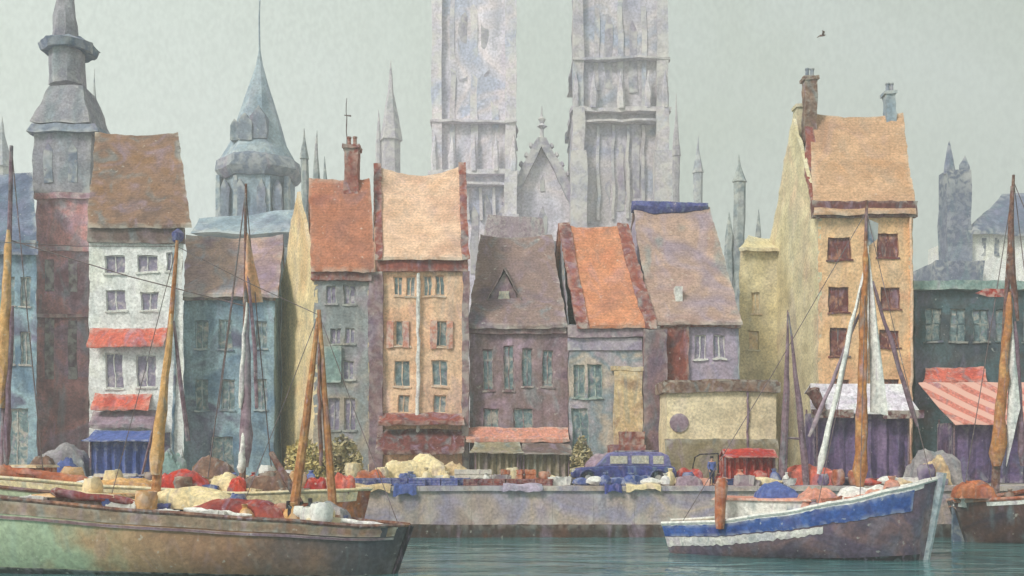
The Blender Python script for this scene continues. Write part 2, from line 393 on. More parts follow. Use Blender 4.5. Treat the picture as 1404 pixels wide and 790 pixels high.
# quay wall with coping and weedy foot
mb = MB()
for i in range(-40, 40):
    x = i*2.4
    mb.box((x,60,0.75), (x+2.39,61.6,G-0.28))
struct('quay_wall', mb, 'quay_stone', wob=0.04)
mb = MB()
for i in range(-52, 52): mb.box((i*1.8,59.85,G-0.28), (i*1.8+1.785,61.6,G+0.004))
struct('quay_edge', mb, 'quay_stone', wob=0.02)
struct('quay_footing', MB().box((-120,59.8,-1), (120,61.6,0.75)), 'quay_foot', wob=0.06)

# ------------------------------------------------------------------ houses
def facade(mb, x0, x1, z0, z1, y, holes, dep=0.22):
    xs = sorted({x0, x1, *[h[0] for h in holes], *[h[2] for h in holes]}); zs = sorted({z0, z1, *[h[1] for h in holes], *[h[3] for h in holes]})
    inh = lambda x, z: any(h[0] < x < h[2] and h[1] < z < h[3] for h in holes)
    for i in range(len(xs)-1):
        for j in range(len(zs)-1):
            if not inh((xs[i]+xs[i+1])/2, (zs[j]+zs[j+1])/2):
                mb.poly([(xs[i],y,zs[j]),(xs[i+1],y,zs[j]),(xs[i+1],y,zs[j+1]),(xs[i],y,zs[j+1])])
    for a, b, c, d in holes:
        q = [(a,b),(c,b),(c,d),(a,d)]
        for k in range(4):
            (u,v),(s,t) = q[k], q[(k+1) % 4]
            mb.poly([(u,y,v),(s,y,t),(s,y+dep,t),(u,y+dep,v)])

def window(parent, h, y, frame, pane, bars=(1,1), sill=True):
    a, b, c, d = h; t = 0.06
    f = MB()
    f.box((a,y+0.10,b),(a+t,y+0.2,d)).box((c-t,y+0.10,b),(c,y+0.2,d)).box((a+t,y+0.10,b),(c-t,y+0.2,b+t)).box((a+t,y+0.10,d-t),(c-t,y+0.2,d))
    for i in range(bars[0]):
        x = a + (c-a)*(i+1)/(bars[0]+1); f.box((x-0.035,y+0.12,b+t),(x+0.035,y+0.19,d-t))
    for i in range(bars[1]):
        z = b + (d-b)*(i+1)/(bars[1]+1) + 0.08; f.box((a+t,y+0.125,z-0.03),(c-t,y+0.185,z+0.03))
    w = part('window', f, frame, parent, wob=0.10, seg=0.5)
    part('pane', MB().box((a+0.02,y+0.165,b+0.02),(c-0.02,y+0.24,d-0.02)), pane, w, wob=0.10, seg=0.5)
    if sill: part('sill', MB().box((a-0.1,y-0.10,b-0.12),(c+0.1,y+0.05,b-0.005)), frame, w, wob=0.10, seg=0.5)
    return w

def ledge(parent, name, px0, px1, py0, py1, D, mat, proj=0.35, thick=0.5, **kw):
    return part(name, MB().box((X(px0,D),D-proj,Z(py1,D)),(X(px1,D),D+thick-proj,Z(py0,D))), mat, parent, **kw)

def awning(parent, px0, px1, py0, py1, D, mat, proj=0.9, name='awning', skew=0):
    a, b = X(px0,D), X(px1,D); zt, zb = Z(py0,D), Z(py1,D-proj)
    g = []
    for r in range(4):
        q = r/3; val = 0.25
        g.append([Vector((a+(b-a)*c/8 + (R(-.03,.03)), D-0.02-proj*q, zt+(zb+0.2-zt)*q - 0.06*math.sin(q*math.pi) + R(-.02,.02))) for c in range(9)])
    g.append([Vector((p.x, p.y-0.02, zb - (0.06 if i % 2 else 0))) for i, p in enumerate(g[-1])])
    return part(name, MB().slab(g, (0,0.03,-0.04)), mat, parent, wob=0.10, seg=0.5)

def roof_grid(EL, ER, RL, RR, dip=0.15, flare=0.25, n=8, m=5, back=True):
    g = []
    for r in range(m+1):
        q = r/m; row = []
        for c in range(n+1):
            u = c/n; p = (EL.lerp(RL, q)).lerp(ER.lerp(RR, q), u)
            p = p + Vector((0, 0, -flare*math.sin(q*math.pi) - dip*math.sin(u*math.pi)*q)); row.append(p)
        g.append(row)
    if back:
        bl, br = Vector((2*RL.x-EL.x, 2*RL.y-EL.y, EL.z)), Vector((2*RR.x-ER.x, 2*RR.y-ER.y, ER.z))
        for r in range(m-1, -1, -1):
            q = r/m
            g.append([(bl.lerp(RL, q)).lerp(br.lerp(RR, q), c/n) + Vector((0,0,-dip*math.sin(c/n*math.pi)*q)) for c in range(n+1)])
    return g

def chimney(parent, px0, px1, py0, py1, D, mat, cap=None, pot=True, dep=0.9):
    a, b = X(px0,D), X(px1,D); z0, z1 = Z(py1,D)-1.5, Z(py0,D)
    c = part('chimney', MB().box((a,D-dep/2,z0),(b,D+dep/2,z1)).box((a-.12,D-dep/2-.12,z1),(b+.12,D+dep/2+.12,z1+0.25)), mat, parent, wob=0.10, seg=0.5)
    if pot:
        m = MB()
        for u in (0.3, 0.72): m.lathe((a+(b-a)*u, D, z1+0.25), [(0.16,0),(0.13,0.55),(0.17,0.6),(0.17,0.7)], 8)
        part('chimney_pot', m, cap or mat, c, wob=0.02)
    return c

def house(label, D, fx, eave, ridge, rd, wall, roof, side=None, re=None, wins=(), frame='frame_grey', pane='window_dark',
          gl=None, verge=None, cornice=None, bars=(1,0), dip=0.25, base=G-0.1, cat='house', thick=0.22, vw=0.5):
    a, b = X(fx[0],D), X(fx[1],D); ze = Z(eave,D)
    loc = Vector(((a+b)/2, D, G))
    h = thing('house', label, cat, loc)
    holes = [(X(q[0],D), Z(q[3],D), X(q[2],D), Z(q[1],D)) for q in wins]
    mb = MB(); facade(mb, a, b, base, ze, D, holes)
    RL, RR = P(ridge[0], ridge[2], rd), P(ridge[1], ridge[2], rd)
    GL = P(gl[0], gl[1], rd) if gl else RL + Vector((0.15, 0, -0.35)); GR = RR + Vector((-0.15, 0, -0.35))
    bl = Vector((2*GL.x-a, 2*rd-D, base)); br = Vector((2*GR.x-b, 2*rd-D, base))
    back = [bl, br, br + Vector((0,0,ze-base)), bl + Vector((0,0,ze-base))]
    if side is None or side == wall: mb.poly(back)
    else: part('rear_wall', MB().poly(back), side, h, wob=0.1)
    if side is None or side == wall:
        mb.poly([(a,D,base),(a,D,ze),GL,bl+Vector((0,0,ze-base)),bl]); mb.poly([(b,D,base),(b,D,ze),GR,br+Vector((0,0,ze-base)),br])
    part('wall', mb, wall, h, wob=0.10, seg=0.5)
    if not (side is None or side == wall):
        part('gable_wall', MB().prism([(a-.02,D+.01,base),(a-.02,D+.01,ze),GL,bl+Vector((0,0,ze-base)),bl], (0.25,0,0)), side, h, wob=0.10, seg=0.5)
        part('gable_wall', MB().prism([(b+.02,D+.01,base),(b+.02,D+.01,ze),GR,br+Vector((0,0,ze-base)),br], (-0.25,0,0)), side, h, wob=0.10, seg=0.5)
    re = re or fx
    E1, E2 = P(re[0], eave, D-0.5), P(re[1], eave, D-0.5)
    rf = part('roof', MB().slab(roof_grid(E1, E2, RL, RR, dip), (0,0,-thick)), roof, h, wob=0.10, seg=0.5)
    BASE[rf] = loc
    if verge:
        for e, r, sgn in ((E1, RL, 1), (E2, RR, -1)):
            g = roof_grid(e - Vector((sgn*0.06,0.05,0)), e + Vector((sgn*vw,-0.05,0)), r - Vector((sgn*0.06,0,-.05)), r + Vector((sgn*vw,0,.05)), 0, 0.25, 1, 5)
            part('verge', MB().slab([[p + Vector((0,0,0.10)) for p in row] for row in g], (0,0,-0.3)), verge, h, wob=0.10, seg=0.5)
    if cornice:
        c0, c1, cy0, cy1, cm = cornice
        ledge(h, 'cornice', c0, c1, cy0, cy1, D, cm, 0.3, 0.55, wob=0.10, seg=0.5)
    for q, hl in zip(wins, holes):
        window(h, hl, D, frame, q[4] if len(q) > 4 else pane, bars)
    h['roof_part'] = 0; del h['roof_part']
    return h, rf

# 1 white house on the left
h, rf = house('narrow white house with brown tiled roof and two red awnings', 70, (122,250), 308, (130,244,181), 76, 'white_wall', 'brown_tile', re=(120,263),
    wins=[(143,351,171,375),(188,350,216,373),(145,398,173,426),(193,400,217,425),(145,485,169,532),(187,487,214,530),(228,345,240,372),(140,592,165,650),(205,592,235,655)],
    pane='window_lilac', frame='white_paint', cornice=(122,252,309,334,'grey_brown'))
awning(h, 124,229,450,475, 70, 'red_cloth', 0.7); awning(h, 130,209,540,562, 70, 'red_cloth', 0.7); awning(h, 128,224,563,586, 70, 'mauve_cloth', 0.9)
part('downpipe', MB().tube([P(238,336,69.85),P(239,480,69.85),P(238,655,69.85)], 0.09), 'teal_wall', h, wob=0.10, seg=0.5)
part('corner_lamp', MB().lathe(P(243,334,69.6), [(0.1,0.0),(0.34,0.2),(0.4,0.7),(0.1,1.0)], 8), 'ultramarine', h, wob=0.10, seg=0.5)

# 0 blue-grey house at the far left edge
h, rf = house('blue grey house cut off at the left edge beside the brick tower', 74, (-70,50), 345, (-66,44,236), 79, 'teal_wall', 'slate_violet', re=(-74,52),
    wins=[(4,380,20,420),(28,380,42,420),(4,455,20,500),(28,455,42,500),(8,560,38,640)], pane='window_teal', cornice=(-70,50,330,345,'slate_violet'))
# 2 teal house
h, rf = house('low teal house with mottled brown roof between white house and cream gable', 72, (252,376), 403, (256,388,322), 76, 'teal_wall', 'mauve_tile', re=(251,381),
    wins=[(268,440,286,478),(300,438,318,478),(350,440,366,478),(268,520,286,562),(304,520,322,562),(350,520,366,562),(290,600,320,655)], pane='window_teal', frame='teal_wall', cornice=(252,376,404,412,'grey_brown'))
# 3 red roofed house with cream gable
h, rf = house('grey fronted house with steep red roof and cream side gable', 70, (430,509), 368, (424,508,243), 73, 'grey_facade', 'red_tile', side='cream_wall', re=(426,514), gl=(407,262),
    wins=[(447,392,461,417),(471,390,487,417),(453,450,467,472),(472,450,486,472),(452,492,466,520),(471,494,486,520),(450,545,466,590),(472,545,488,590)],
    pane='window_lilac', frame='grey_facade', cornice=(427,510,369,385,'red_brown'))
chimney(rf, 473,492,206,243, 73, 'red_brown', 'red_brown', dep=1.0)
part('weathervane', MB().tube([P(476,208,73),P(475,170,73),P(476,135,73)], [0.05,0.04,0.02]).box(P(472,158,73),P(482,156.5,73.06)), 'rope', rf, wob=0.10, seg=0.5)
part('bay', MB().box((X(445,70),69.75,Z(525,70)),(X(469,70),69.97,Z(476,70))), 'teal_trim', h, wob=0.10, seg=0.5)
# 4 peach roofed house
h, rf = house('tall peach house with pale apricot roof and white downpipe', 70.2, (524,637), 352, (514,637,226), 75.2, 'peach_wall', 'peach_tile', re=(516,643), verge='red_brown', vw=0.45,
    wins=[(540,379,552,406),(557,379,569,406),(580,379,592,406),(597,379,609,406),(541,440,562,475),(592,440,613,475),(541,495,562,530),(592,495,613,530),(546,542,562,566),(594,542,612,566)],
    pane='window_teal', frame='peach_wall', cornice=(517,641,352,373,'red_brown'), dip=0.8)
part('downpipe', MB().tube([P(573,374,70.0),P(574,480,70.0),P(572,600,70.0)], 0.13), 'white_paint', h, wob=0.10, seg=0.5)
part('shade_pilaster', MB().box((X(506,70),69.85,G-.1),(X(525,70),70.5,Z(372,70))), 'plum_wall', h, wob=0.10, seg=0.5)  # plum strip on the left margin stands in for the wall's shadow
part('shade_pilaster', MB().box((X(634,70),69.9,G-.1),(X(643,70),70.5,Z(372,70))), 'plum_wall', h, wob=0.10, seg=0.5)
awning(h, 520,637,566,582, 70.1, 'red_brown', 0.9); awning(h, 518,638,588,622, 70.1, 'maroon', 1.3)
for px in (530,552,590,612):
    part('shutter', MB().box((X(px,70.2),70.06,Z(478,70.2)),(X(px+9,70.2),70.18,Z(440,70.2))), 'salmon', h, wob=0.10, seg=0.5)
# 5 brown house
h, rf = house('dim brown house with mauve roof and one dormer under the cathedral', 71, (644,778), 446, (658,757,322), 77, 'brown_wall', 'mauve_dark', re=(641,778),
    wins=[(662,478,676,535),(690,474,704,535),(716,478,730,530),(744,480,758,530),(662,560,684,592),(704,560,730,592)], pane='window_teal', frame='plum_wall', cornice=(643,776,446,458,'plum_wall'))
D = 72.6
d = part('dormer', MB().prism([P(674,425,D),P(712,425,D),P(708,402,D),P(691,374,D),P(674,402,D)], (0,3.0,0)), 'plum_wall', h, wob=0.10, seg=0.5)
part('dormer_roof', MB().slab([[P(668,412,D-.3),P(671,406,D+3)],[P(691,369,D-.3),P(692,370,D+3)],[P(715,412,D-.3),P(712,406,D+3)]], (0,0,0.12)), 'mauve_dark', d, wob=0.10, seg=0.5)
part('dormer_window', MB().box((X(684,D),D-0.06,Z(420,D)),(X(699,D),D-0.005,Z(400,D))), 'glass', d, wob=0.10, seg=0.5)
awning(h, 640,778,586,606, 70.8, 'salmon', 1.2)
# 6 orange house
h, rf = house('low orange roofed house with lilac band and pale doorway', 70.3, (780,903), 446, (767,860,308), 76, 'lilac_front', 'orange_tile', re=(792,900), verge='red_brown', vw=0.8,
    wins=[(786,500,802,545),(806,500,826,545),(784,560,806,655)], pane='window_teal', frame='teal_trim', cornice=(779,903,447,463,'mauve_cloth'))
ledge(h, 'fascia', 778,880,464,480, 70.3, 'lilac_wall', 0.12, 0.2)
part('pier', MB().box((X(882,70),69.7,G-.1),(X(914,70),70.6,Z(452,70))), 'plum_wall', h, wob=0.10, seg=0.5)
part('doorway', MB().box((X(842,70),69.95,G-.05),(X(881,70),70.2,Z(508,70))).box((X(838,70),69.9,Z(508,70)),(X(884,70),70.2,Z(502,70))), 'tan_cloth', h, wob=0.10, seg=0.5)
part('steps', MB().box((X(835,69),68.6,G-.05),(X(884,69),69.9,Z(610,69))).box((X(850,69),69.0,Z(610,69)),(X(884,69),69.9,Z(592,69))), 'red_brown', h, wob=0.10, seg=0.5)
# 7 lilac roofed house
h, rf = house('house with big lilac brown roof and blue ridge', 70.6, (902,1012), 441, (868,974,283), 78, 'lilac_wall', 'lilac_tile', re=(893,1018), 
    wins=[(952,460,968,492),(978,460,994,492),(908,462,924,510)], pane='window_lilac', frame='white_paint', cornice=(900,1014,441,449,'red_brown'), dip=0.3)
part('ridge', MB().tube([P(866,284,78),P(895,287,78),P(930,286,78),P(972,283,78)], [0.45,0.6,0.5,0.3], 8), 'ultramarine', rf, wob=0.10, seg=0.5)
part('wall_panel', MB().box((X(902,70.4),70.35,Z(522,70.4)),(X(944,70.4),70.55,Z(449,70.4))), 'red_brown', h, wob=0.10, seg=0.5)
part('roof_hatch', MB().box(P(925,418,71.5),P(932,396,72.4)), 'white_paint', rf, wob=0.10, seg=0.5)
# 9 tall orange house
h, rf = house('tallest ochre house with dark red windows and bare yellow side gable', 70, (1122,1251), 290, (1110,1238,156), 75.5, 'tall_front', 'tall_tile', side='tall_side', re=(1116,1257), gl=(1086,163),
    wins=[(1136,326,1166,356),(1203,320,1232,352),(1136,394,1164,428),(1207,394,1234,424),(1138,450,1163,488),(1206,452,1232,476),(1140,520,1164,560),(1206,520,1232,560)],
    pane='window_red', frame='window_red', cornice=(1112,1256,277,299,'maroon'))
chimney(rf, 1102,1118,112,170, 75, 'brown_cloth', 'church_dark'); chimney(rf, 1213,1226,132,160, 75.5, 'church_blue', 'church_dark', dep=0.8)
chimney(rf, 1090,1101,150,200, 76.5, 'tall_side', 'tall_side', pot=False)
part('verge', MB().slab([[P(1105,150,75.5)+Vector((0,0,.1)), P(1113,150,75.5)+Vector((0,0,.1))],[P(1104,230,72.6),P(1122,232,72.6)],[P(1116,292,69.7),P(1124,294,69.7)]], (0,0.1,-0.35)), 'red_brown', rf, wob=0.10, seg=0.5)
part('downpipe', MB().tube([P(1189,298,69.8),P(1190,420,69.8),P(1188,560,69.8)], 0.10), 'white_paint', h, wob=0.10, seg=0.5)
part('downpipe', MB().tube([P(1249,298,69.8),P(1250,420,69.8),P(1249,655,69.8)], 0.10), 'peach_wall', h, wob=0.10, seg=0.5)
# wing left of it
h, rf = house('cream lean-to wing with round vent beside the tall ochre house', 79, (1014,1085), 340, (1026,1086,322), 81, 'tall_side', 'tall_side', re=(1013,1086), wins=[(1030,400,1042,430),(1026,455,1040,480)], frame='tall_side', pane='tan_cloth')
part('round_vent', MB().lathe((0,0,0), [(0.0,0),(1.0,0),(1.1,0.12),(0.75,0.2),(0.7,0.05),(0.0,0.05)], 14), 'brown_cloth', h, wob=0.10, seg=0.5)
o = h.children[-1]; o.data.transform(Matrix.Translation(P(1043,507,78.8) - BASE[h]) @ Matrix.Rotation(math.radians(90), 4, 'X') @ Matrix.Translation(BASE[h]))
# 8 low cream building in front
Dq = 66
t = thing('shed', 'low flat cream waterfront shed with brown parapet and round lilac window', 'building', Vector((X(988,Dq),Dq,G)))
a, b = X(914,Dq), X(1064,Dq)
mb = MB(); facade(mb, a, b, G-.1, Z(538,Dq), Dq, []); rear = MB().box((a,Dq+.23,G-.1),(b,Dq+3.2,Z(538,Dq)))
part('wall', mb, 'low_cream', t, wob=0.10, seg=0.5); part('rear_wall', rear, 'low_cream', t, wob=0.12)
part('parapet', MB().box((a-.25,Dq-.25,Z(538,Dq)),(b+.25,Dq+3.4,Z(524,Dq))).box((a-.1,Dq-.1,Z(524,Dq)),(b+.1,Dq+3.3,Z(521,Dq))), 'brown_cloth', t, wob=0.10, seg=0.5)
mb = MB(); mb.lathe((0,0,0), [(0.0,0),(0.62,0),(0.62,0.1),(0.45,0.14),(0.0,0.14)], 14); 
o = part('round_window', mb, 'mauve_cloth', t, wob=0); o.data.transform(Matrix.Translation(P(931,580,Dq-.01) - BASE[t]) @ Matrix.Rotation(math.radians(90), 4, 'X') @ Matrix.Translation(BASE[t]))
part('plinth', MB().box((a-.1,Dq-.12,G-.1),(b+.1,Dq-.01,Z(602,Dq))), 'olive_cloth', t, wob=0.10, seg=0.5)
part('downpipe', MB().tube([P(1024,535,Dq-.1),P(1026,620,Dq-.1)], 0.08), 'plum_spar', t, wob=0.10, seg=0.5)
# 10 dark teal building on the right
h = thing('warehouse', 'long dark teal warehouse with flat pale cornice at the right edge', 'building', Vector((X(1330,72),72,G)))
a, b = X(1254,72), X(1470,72)
hl = [(X(p,72),Z(q+44,72),X(p+22,72),Z(q,72)) for q in (424,) for p in (1268,1302,1334,1366,1402,1436)]
mb = MB(); facade(mb, a, b, G-.1, Z(398,72), 72, hl); part('wall', mb, 'dark_teal', h, wob=0.10, seg=0.5); part('rear_wall', MB().box((a,72.23,G-.1),(b,80,Z(398,72))), 'dark_teal', h, wob=0.12)
for q in hl: window(h, q, 71.98, 'dark_teal', 'window_teal', (1,1))
part('cornice', MB().box((a-.2,71.6,Z(398,72)),(b,80.2,Z(386,72))), 'teal_trim', h, wob=0.10, seg=0.5)
part('lean_to_roof', MB().slab([[P(1270,505,71.9),P(1350,503,71.9)],[P(1266,524,70.6),P(1352,522,70.6)]], (0,0,-.15)), 'red_cloth', h, wob=0.10, seg=0.5)

# ------------------------------------------------------------------ brick tower on the left
D = 80
t = thing('church_tower', 'dark brown brick church tower with stepped grey cap beside the white house', 'tower', Vector((X(86,D),D+2.2,G)))
def oct_section(px0, px1, py0, py1, D, q0=None, n=8):
    c = (px0+px1)/2; r0 = X(px1,D)-X(c,D); r1 = r0 if q0 is None else (X(q0[1],D)-X(q0[0],D))/2
    return (Vector((X(c,D), D+r0*0.9, 0)), [(r0/math.cos(math.pi/n), Z(py1,D)), (r1/math.cos(math.pi/n), Z(py0,D))], n)
def octo(mb, *a, **k):
    c, pr, n = oct_section(*a, **k); mb.lathe(c, pr, n, rot=math.pi/8); return mb
def sq(mb, px0, px1, py0, py1, D, dep=None, top=None):
    a, b = X(px0,D), X(px1,D); dep = dep or (b-a); z0, z1 = Z(py1,D), Z(py0,D)
    if top is None: return mb.box((a,D,z0),(b,D+dep,z1))
    c, d = X(top[0],D), X(top[1],D); i = ((c-a)+(b-d))/2
    return mb.hexa([(a,D,z0),(b,D,z0),(b,D+dep,z0),(a,D+dep,z0),(c,D+i,z1),(d,D+i,z1),(d,D+dep-i,z1),(c,D+dep-i,z1)])
mb = sq(MB(), 49,122,272,660,D); part('brick_shaft', mb, 'brick_dark', t, wob=0.12)
mb = sq(MB(), 45,124,180,264,D-.1, dep=X(124,D)-X(45,D)); part('belfry', mb, 'stone_grey', t, wob=0.15)
mb = MB()
for q in ((44,126,264,272),(44,126,338,344),(46,124,430,435)): sq(mb, *q, D-.25, dep=X(126,D)-X(44,D)+.4)
part('string_course', mb, 'brick_dark', t, wob=0.08)
mb = MB()
for q in ((62,74,430,520),(94,106,440,520),(62,74,356,400),(94,106,356,400)):
    mb.box((X(q[0],D),D-.06,Z(q[3],D)),(X(q[1],D),D+.02,Z(q[2],D)))
part('blind_window', mb, 'brown_wall', t, wob=0.06)
mb = MB()
for q in ((60,72,196,250),(94,106,196,250)): mb.prism([P(q[0],q[3],D-.16),P(q[1],q[3],D-.16),P(q[1],q[2]+10,D-.16),P((q[0]+q[1])/2,q[2],D-.16),P(q[0],q[2]+10,D-.16)], (0,.05,0))
part('belfry_opening', mb, 'church_dark', t, wob=0.08)
part('ledge', sq(MB(), 36,134,166,180,D-.5, dep=X(134,D)-X(36,D), top=(42,128)), 'church_dark', t, wob=0.15)
cp = part('cap_roof', sq(MB(), 42,122,112,166,D-.1, dep=X(122,D)-X(42,D), top=(60,106)), 'stone_grey', t, wob=0.18)
Dc = D + 2.0
part('lantern', octo(MB(), 61,106,58,112,Dc), 'stone_grey', cp, wob=0.12)
part('lantern_ledge', octo(octo(MB(), 47,115,52,62,Dc-.3,q0=(44,118)), 44,118,40,52,Dc-.3,q0=(62,100)), 'slate_violet', cp, wob=0.2)
part('spire', octo(MB(), 66,100,-40,50,Dc,q0=(76,90)).lathe((X(83,Dc),Dc+1,0),[(0.5,Z(-40,Dc)),(0.02,Z(-170,Dc))],8), 'stone_grey', cp, wob=0.15)

# ------------------------------------------------------------------ blue-grey church with pointed spire
D = 130
c = Vector((X(342,D), D+5, G))
t = thing('church', 'blue grey church tower with pointed slate spire behind the teal house', 'church', c)
k = lambda px: X(px,D)-X(0,D)
part('tower', MB().lathe((c.x,c.y,0), [(k(50),G),(k(50),Z(232,D))], 8, rot=math.pi/8), 'church_blue', t, wob=0.25, seg=3, fq=0.2)
part('ledge', MB().lathe((c.x,c.y,0), [(k(54),Z(236,D)),(k(63),Z(226,D)),(k(60),Z(212,D)),(k(52),Z(206,D))], 8, rot=math.pi/8), 'church_dark', t, wob=0.3, seg=3, fq=0.2)
sp = part('spire', MB().lathe((c.x,c.y,0), [(k(56),Z(210,D)),(k(39),Z(180,D)),(k(21),Z(120,D)),(k(5),Z(70,D)),(k(1.4),Z(48,D)),(k(1.2),Z(20,D)),(k(0.6),Z(-60,D))], 8, rot=math.pi/8), 'church_blue', t, wob=0.2, seg=3, fq=0.25)
for px, py, s in ((322,180,0.7),(336,176,0.9),(354,170,1.1)):
    rr = k(4+(py-60)*0.335)*0.93; dx = k(px-344); Dd = c.y-math.sqrt(max(0.1,rr*rr-dx*dx))-0.35; a = P(px,py,Dd)
    q = part('louvre_window', MB().prism([a+Vector((-.9*s,0,-1.6*s)),a+Vector((.9*s,0,-1.6*s)),a+Vector((.9*s,0,1.0*s)),a+Vector((0,0,2.3*s)),a+Vector((-.9*s,0,1.0*s))], (0,3,0)), 'church_dark', sp, wob=0.15)
mb = MB()
for px in (308,330,358,380):
    Dd = D-.3 + abs(px-344)*0.04
    mb.prism([P(px-6,305,Dd),P(px+6,305,Dd),P(px+6,256,Dd),P(px,244,Dd),P(px-6,256,Dd)], (0,.8,0))
part('belfry_window', mb, 'church_dark', t, wob=0.2)
mb = MB()
for px in (298,322,367,392):
    Dd = D-.6 + abs(px-344)*0.05
    mb.box((X(px-3,Dd),Dd,G),(X(px+3,Dd),Dd+1.5,Z(240,Dd)))
part('buttress', mb, 'church_blue', t, wob=0.2, seg=3)
# nave roof in front of the tower base
part('nave_roof', MB().prism([P(262,320,118),P(420,320,118),P(410,288,122),P(275,300,122)], (0,8,0)), 'church_blue', t, wob=0.4, seg=3, fq=0.2)

# ------------------------------------------------------------------ cathedral
D = 170
t = thing('cathedral', 'pale twin-towered gothic cathedral in haze above the rooftops', 'cathedral', Vector((X(750,D),D+8,G)))
def lancet(mb, px, w, py0, py1, D, d=1.2):
    a, b = px-w/2, px+w/2
    mb.prism([P(a,py1,D),P(b,py1,D),P(b,py0+w*1.3,D),P((a+b)/2,py0,D),P(a,py0+w*1.3,D)], (0,d,0))
def gothic_tower(x0, x1, yl, ym, mat, name):
    wd = X(x1,D)-X(x0,D); a, b = X(x0,D), X(x1,D)
    tw = part(name, MB().box((a,D+1,G),(b,D+1+wd,Z(yl,D))).box((a+.8,D+0.6,Z(yl,D)),(b-.8,D+.2+wd,Z(-150,D))), mat, t, wob=0.35, seg=4, fq=0.15)
    # corner buttresses with set-offs, central shafts
    mb = MB(); n = 0
    for px, bw in ((x0+7,14),(x1-8,15)):
        mb.box((X(px-bw/2-4,D),D-1.6,G),(X(px+bw/2+4,D),D+1.2,Z(yl+60,D))); mb.box((X(px-bw/2-1,D),D-1.0,G),(X(px+bw/2+1,D),D+1.2,Z(yl,D)))
        mb.box((X(px-bw/2,D),D-.4,G),(X(px+bw/2,D),D+1.8,Z(-140,D)))
    part('buttress', mb, mat, tw, wob=0.25, seg=3, fq=0.2)
    mb = MB()
    for q in (0.25,0.5,0.75):
        px = x0+(x1-x0)*q; bw = R(6,10)
        mb.box((X(px-bw/2,D),D+R(.3,.6),Z(yl+R(-30,10),D)),(X(px+bw/2,D),D+1.2,Z(-140,D)))
    part('shaft', mb, mat, tw, wob=0.3, seg=3, fq=0.2)
    mb = MB()
    for q in (0.26,0.42,0.58,0.74):
        px = x0+(x1-x0)*q; mb.box((X(px-2,D),D+.5,Z(300,D)),(X(px+2,D),D+1.1,Z(yl+20,D)))
    part('pier', mb, mat, tw, wob=0.3, seg=3, fq=0.2)
    mb = MB()
    for q, y0, y1 in ((0.37,ym-112,ym-8),(0.63,ym-104,ym-4),(0.37,ym-250,ym-125),(0.63,ym-250,ym-120)): lancet(mb, x0+(x1-x0)*q, 11, y0, y1, D+.52, .3)
    for q, y0, y1 in ((0.34,yl+34,yl+130),(0.66,yl+30,yl+120),(0.5,yl+44,yl+140)): lancet(mb, x0+(x1-x0)*q, 10, y0, y1, D+.92, .3)
    part('lancet_window', mb, 'cathedral_dark', tw, wob=0.3, seg=3, fq=0.2)
    mb = MB()
    for y0, y1, e in ((yl-2,yl+4,3),(yl+15,yl+18,1),(yl-70,yl-67,1)): mb.box((X(x0-e,D),D-.75,Z(y1,D)),(X(x1+e,D),D+2.0+wd,Z(y0,D)))
    part('gallery', mb, mat, tw, wob=0.35, seg=2, fq=0.25)
    mb = MB()
    for px in (x0+4,x0+28,(x0+x1)/2,x1-28,x1-4):
        mb.lathe((X(px,D),D-.5,0), [(0.55,Z(yl,D)),(0.6,Z(yl-20,D)),(0.02,Z(yl-52,D))], 6)
    part('pinnacle', mb, mat, tw, wob=0.15)
    part('spire', MB().lathe(((a+b)/2,D+1+wd/2,0), [(wd*.5,Z(-150,D)),(0.3,Z(-420,D))], 8), mat, tw, wob=0.3, seg=6)
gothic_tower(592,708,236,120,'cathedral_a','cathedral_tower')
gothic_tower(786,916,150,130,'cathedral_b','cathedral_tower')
mb = MB().prism([P(692,330,D+2),P(805,330,D+2),P(805,300,D+2),P(743,200,D+2),P(692,300,D+2)], (0,30,0))
gb = part('nave_gable', mb, 'cathedral_a', t, wob=0.35, seg=4, fq=0.15)
mb = MB()
for s in (1,-1):
    e = P(743+s*60,306,D+.6); ap = P(743,188,D+.6)
    mb.hexa([e+Vector((-.9,0,0)),e+Vector((.9,0,0)),e+Vector((.9,1.6,0)),e+Vector((-.9,1.6,0)),ap+Vector((-.7,0,0)),ap+Vector((.7,0,0)),ap+Vector((.7,1.6,0)),ap+Vector((-.7,1.6,0))])
    for i in range(1,9):
        q = e.lerp(ap, i/9) + Vector((s*.9,.8,0.2)); mb.lathe(q, [(0.05,-.4),(0.42,0),(0.3,.5),(0.05,.8)], 6)
part('gable_coping', mb, 'cathedral_dark', gb, wob=0.2, seg=2, fq=0.3)
part('finial', MB().lathe(P(743,190,D+1.2), [(0.35,0),(0.3,1.6),(0.9,2.0),(0.3,2.5),(0.7,3.2),(0.2,3.7),(0.04,5.5)], 6), 'cathedral_b', gb, wob=0.1)
mb = MB(); lancet(mb, 744, 12, 282, 325, D+1.85, .3); lancet(mb, 744, 6, 240, 262, D+1.85, .3); part('lancet_window', mb, 'cathedral_dark', gb, wob=0.2, seg=2)
part('porch_roof', MB().prism([P(662,330,150),P(748,330,150),P(744,298,150),P(668,294,150)], (0,14,0)), 'mauve_cloth', t, wob=0.3, seg=3, fq=0.2)

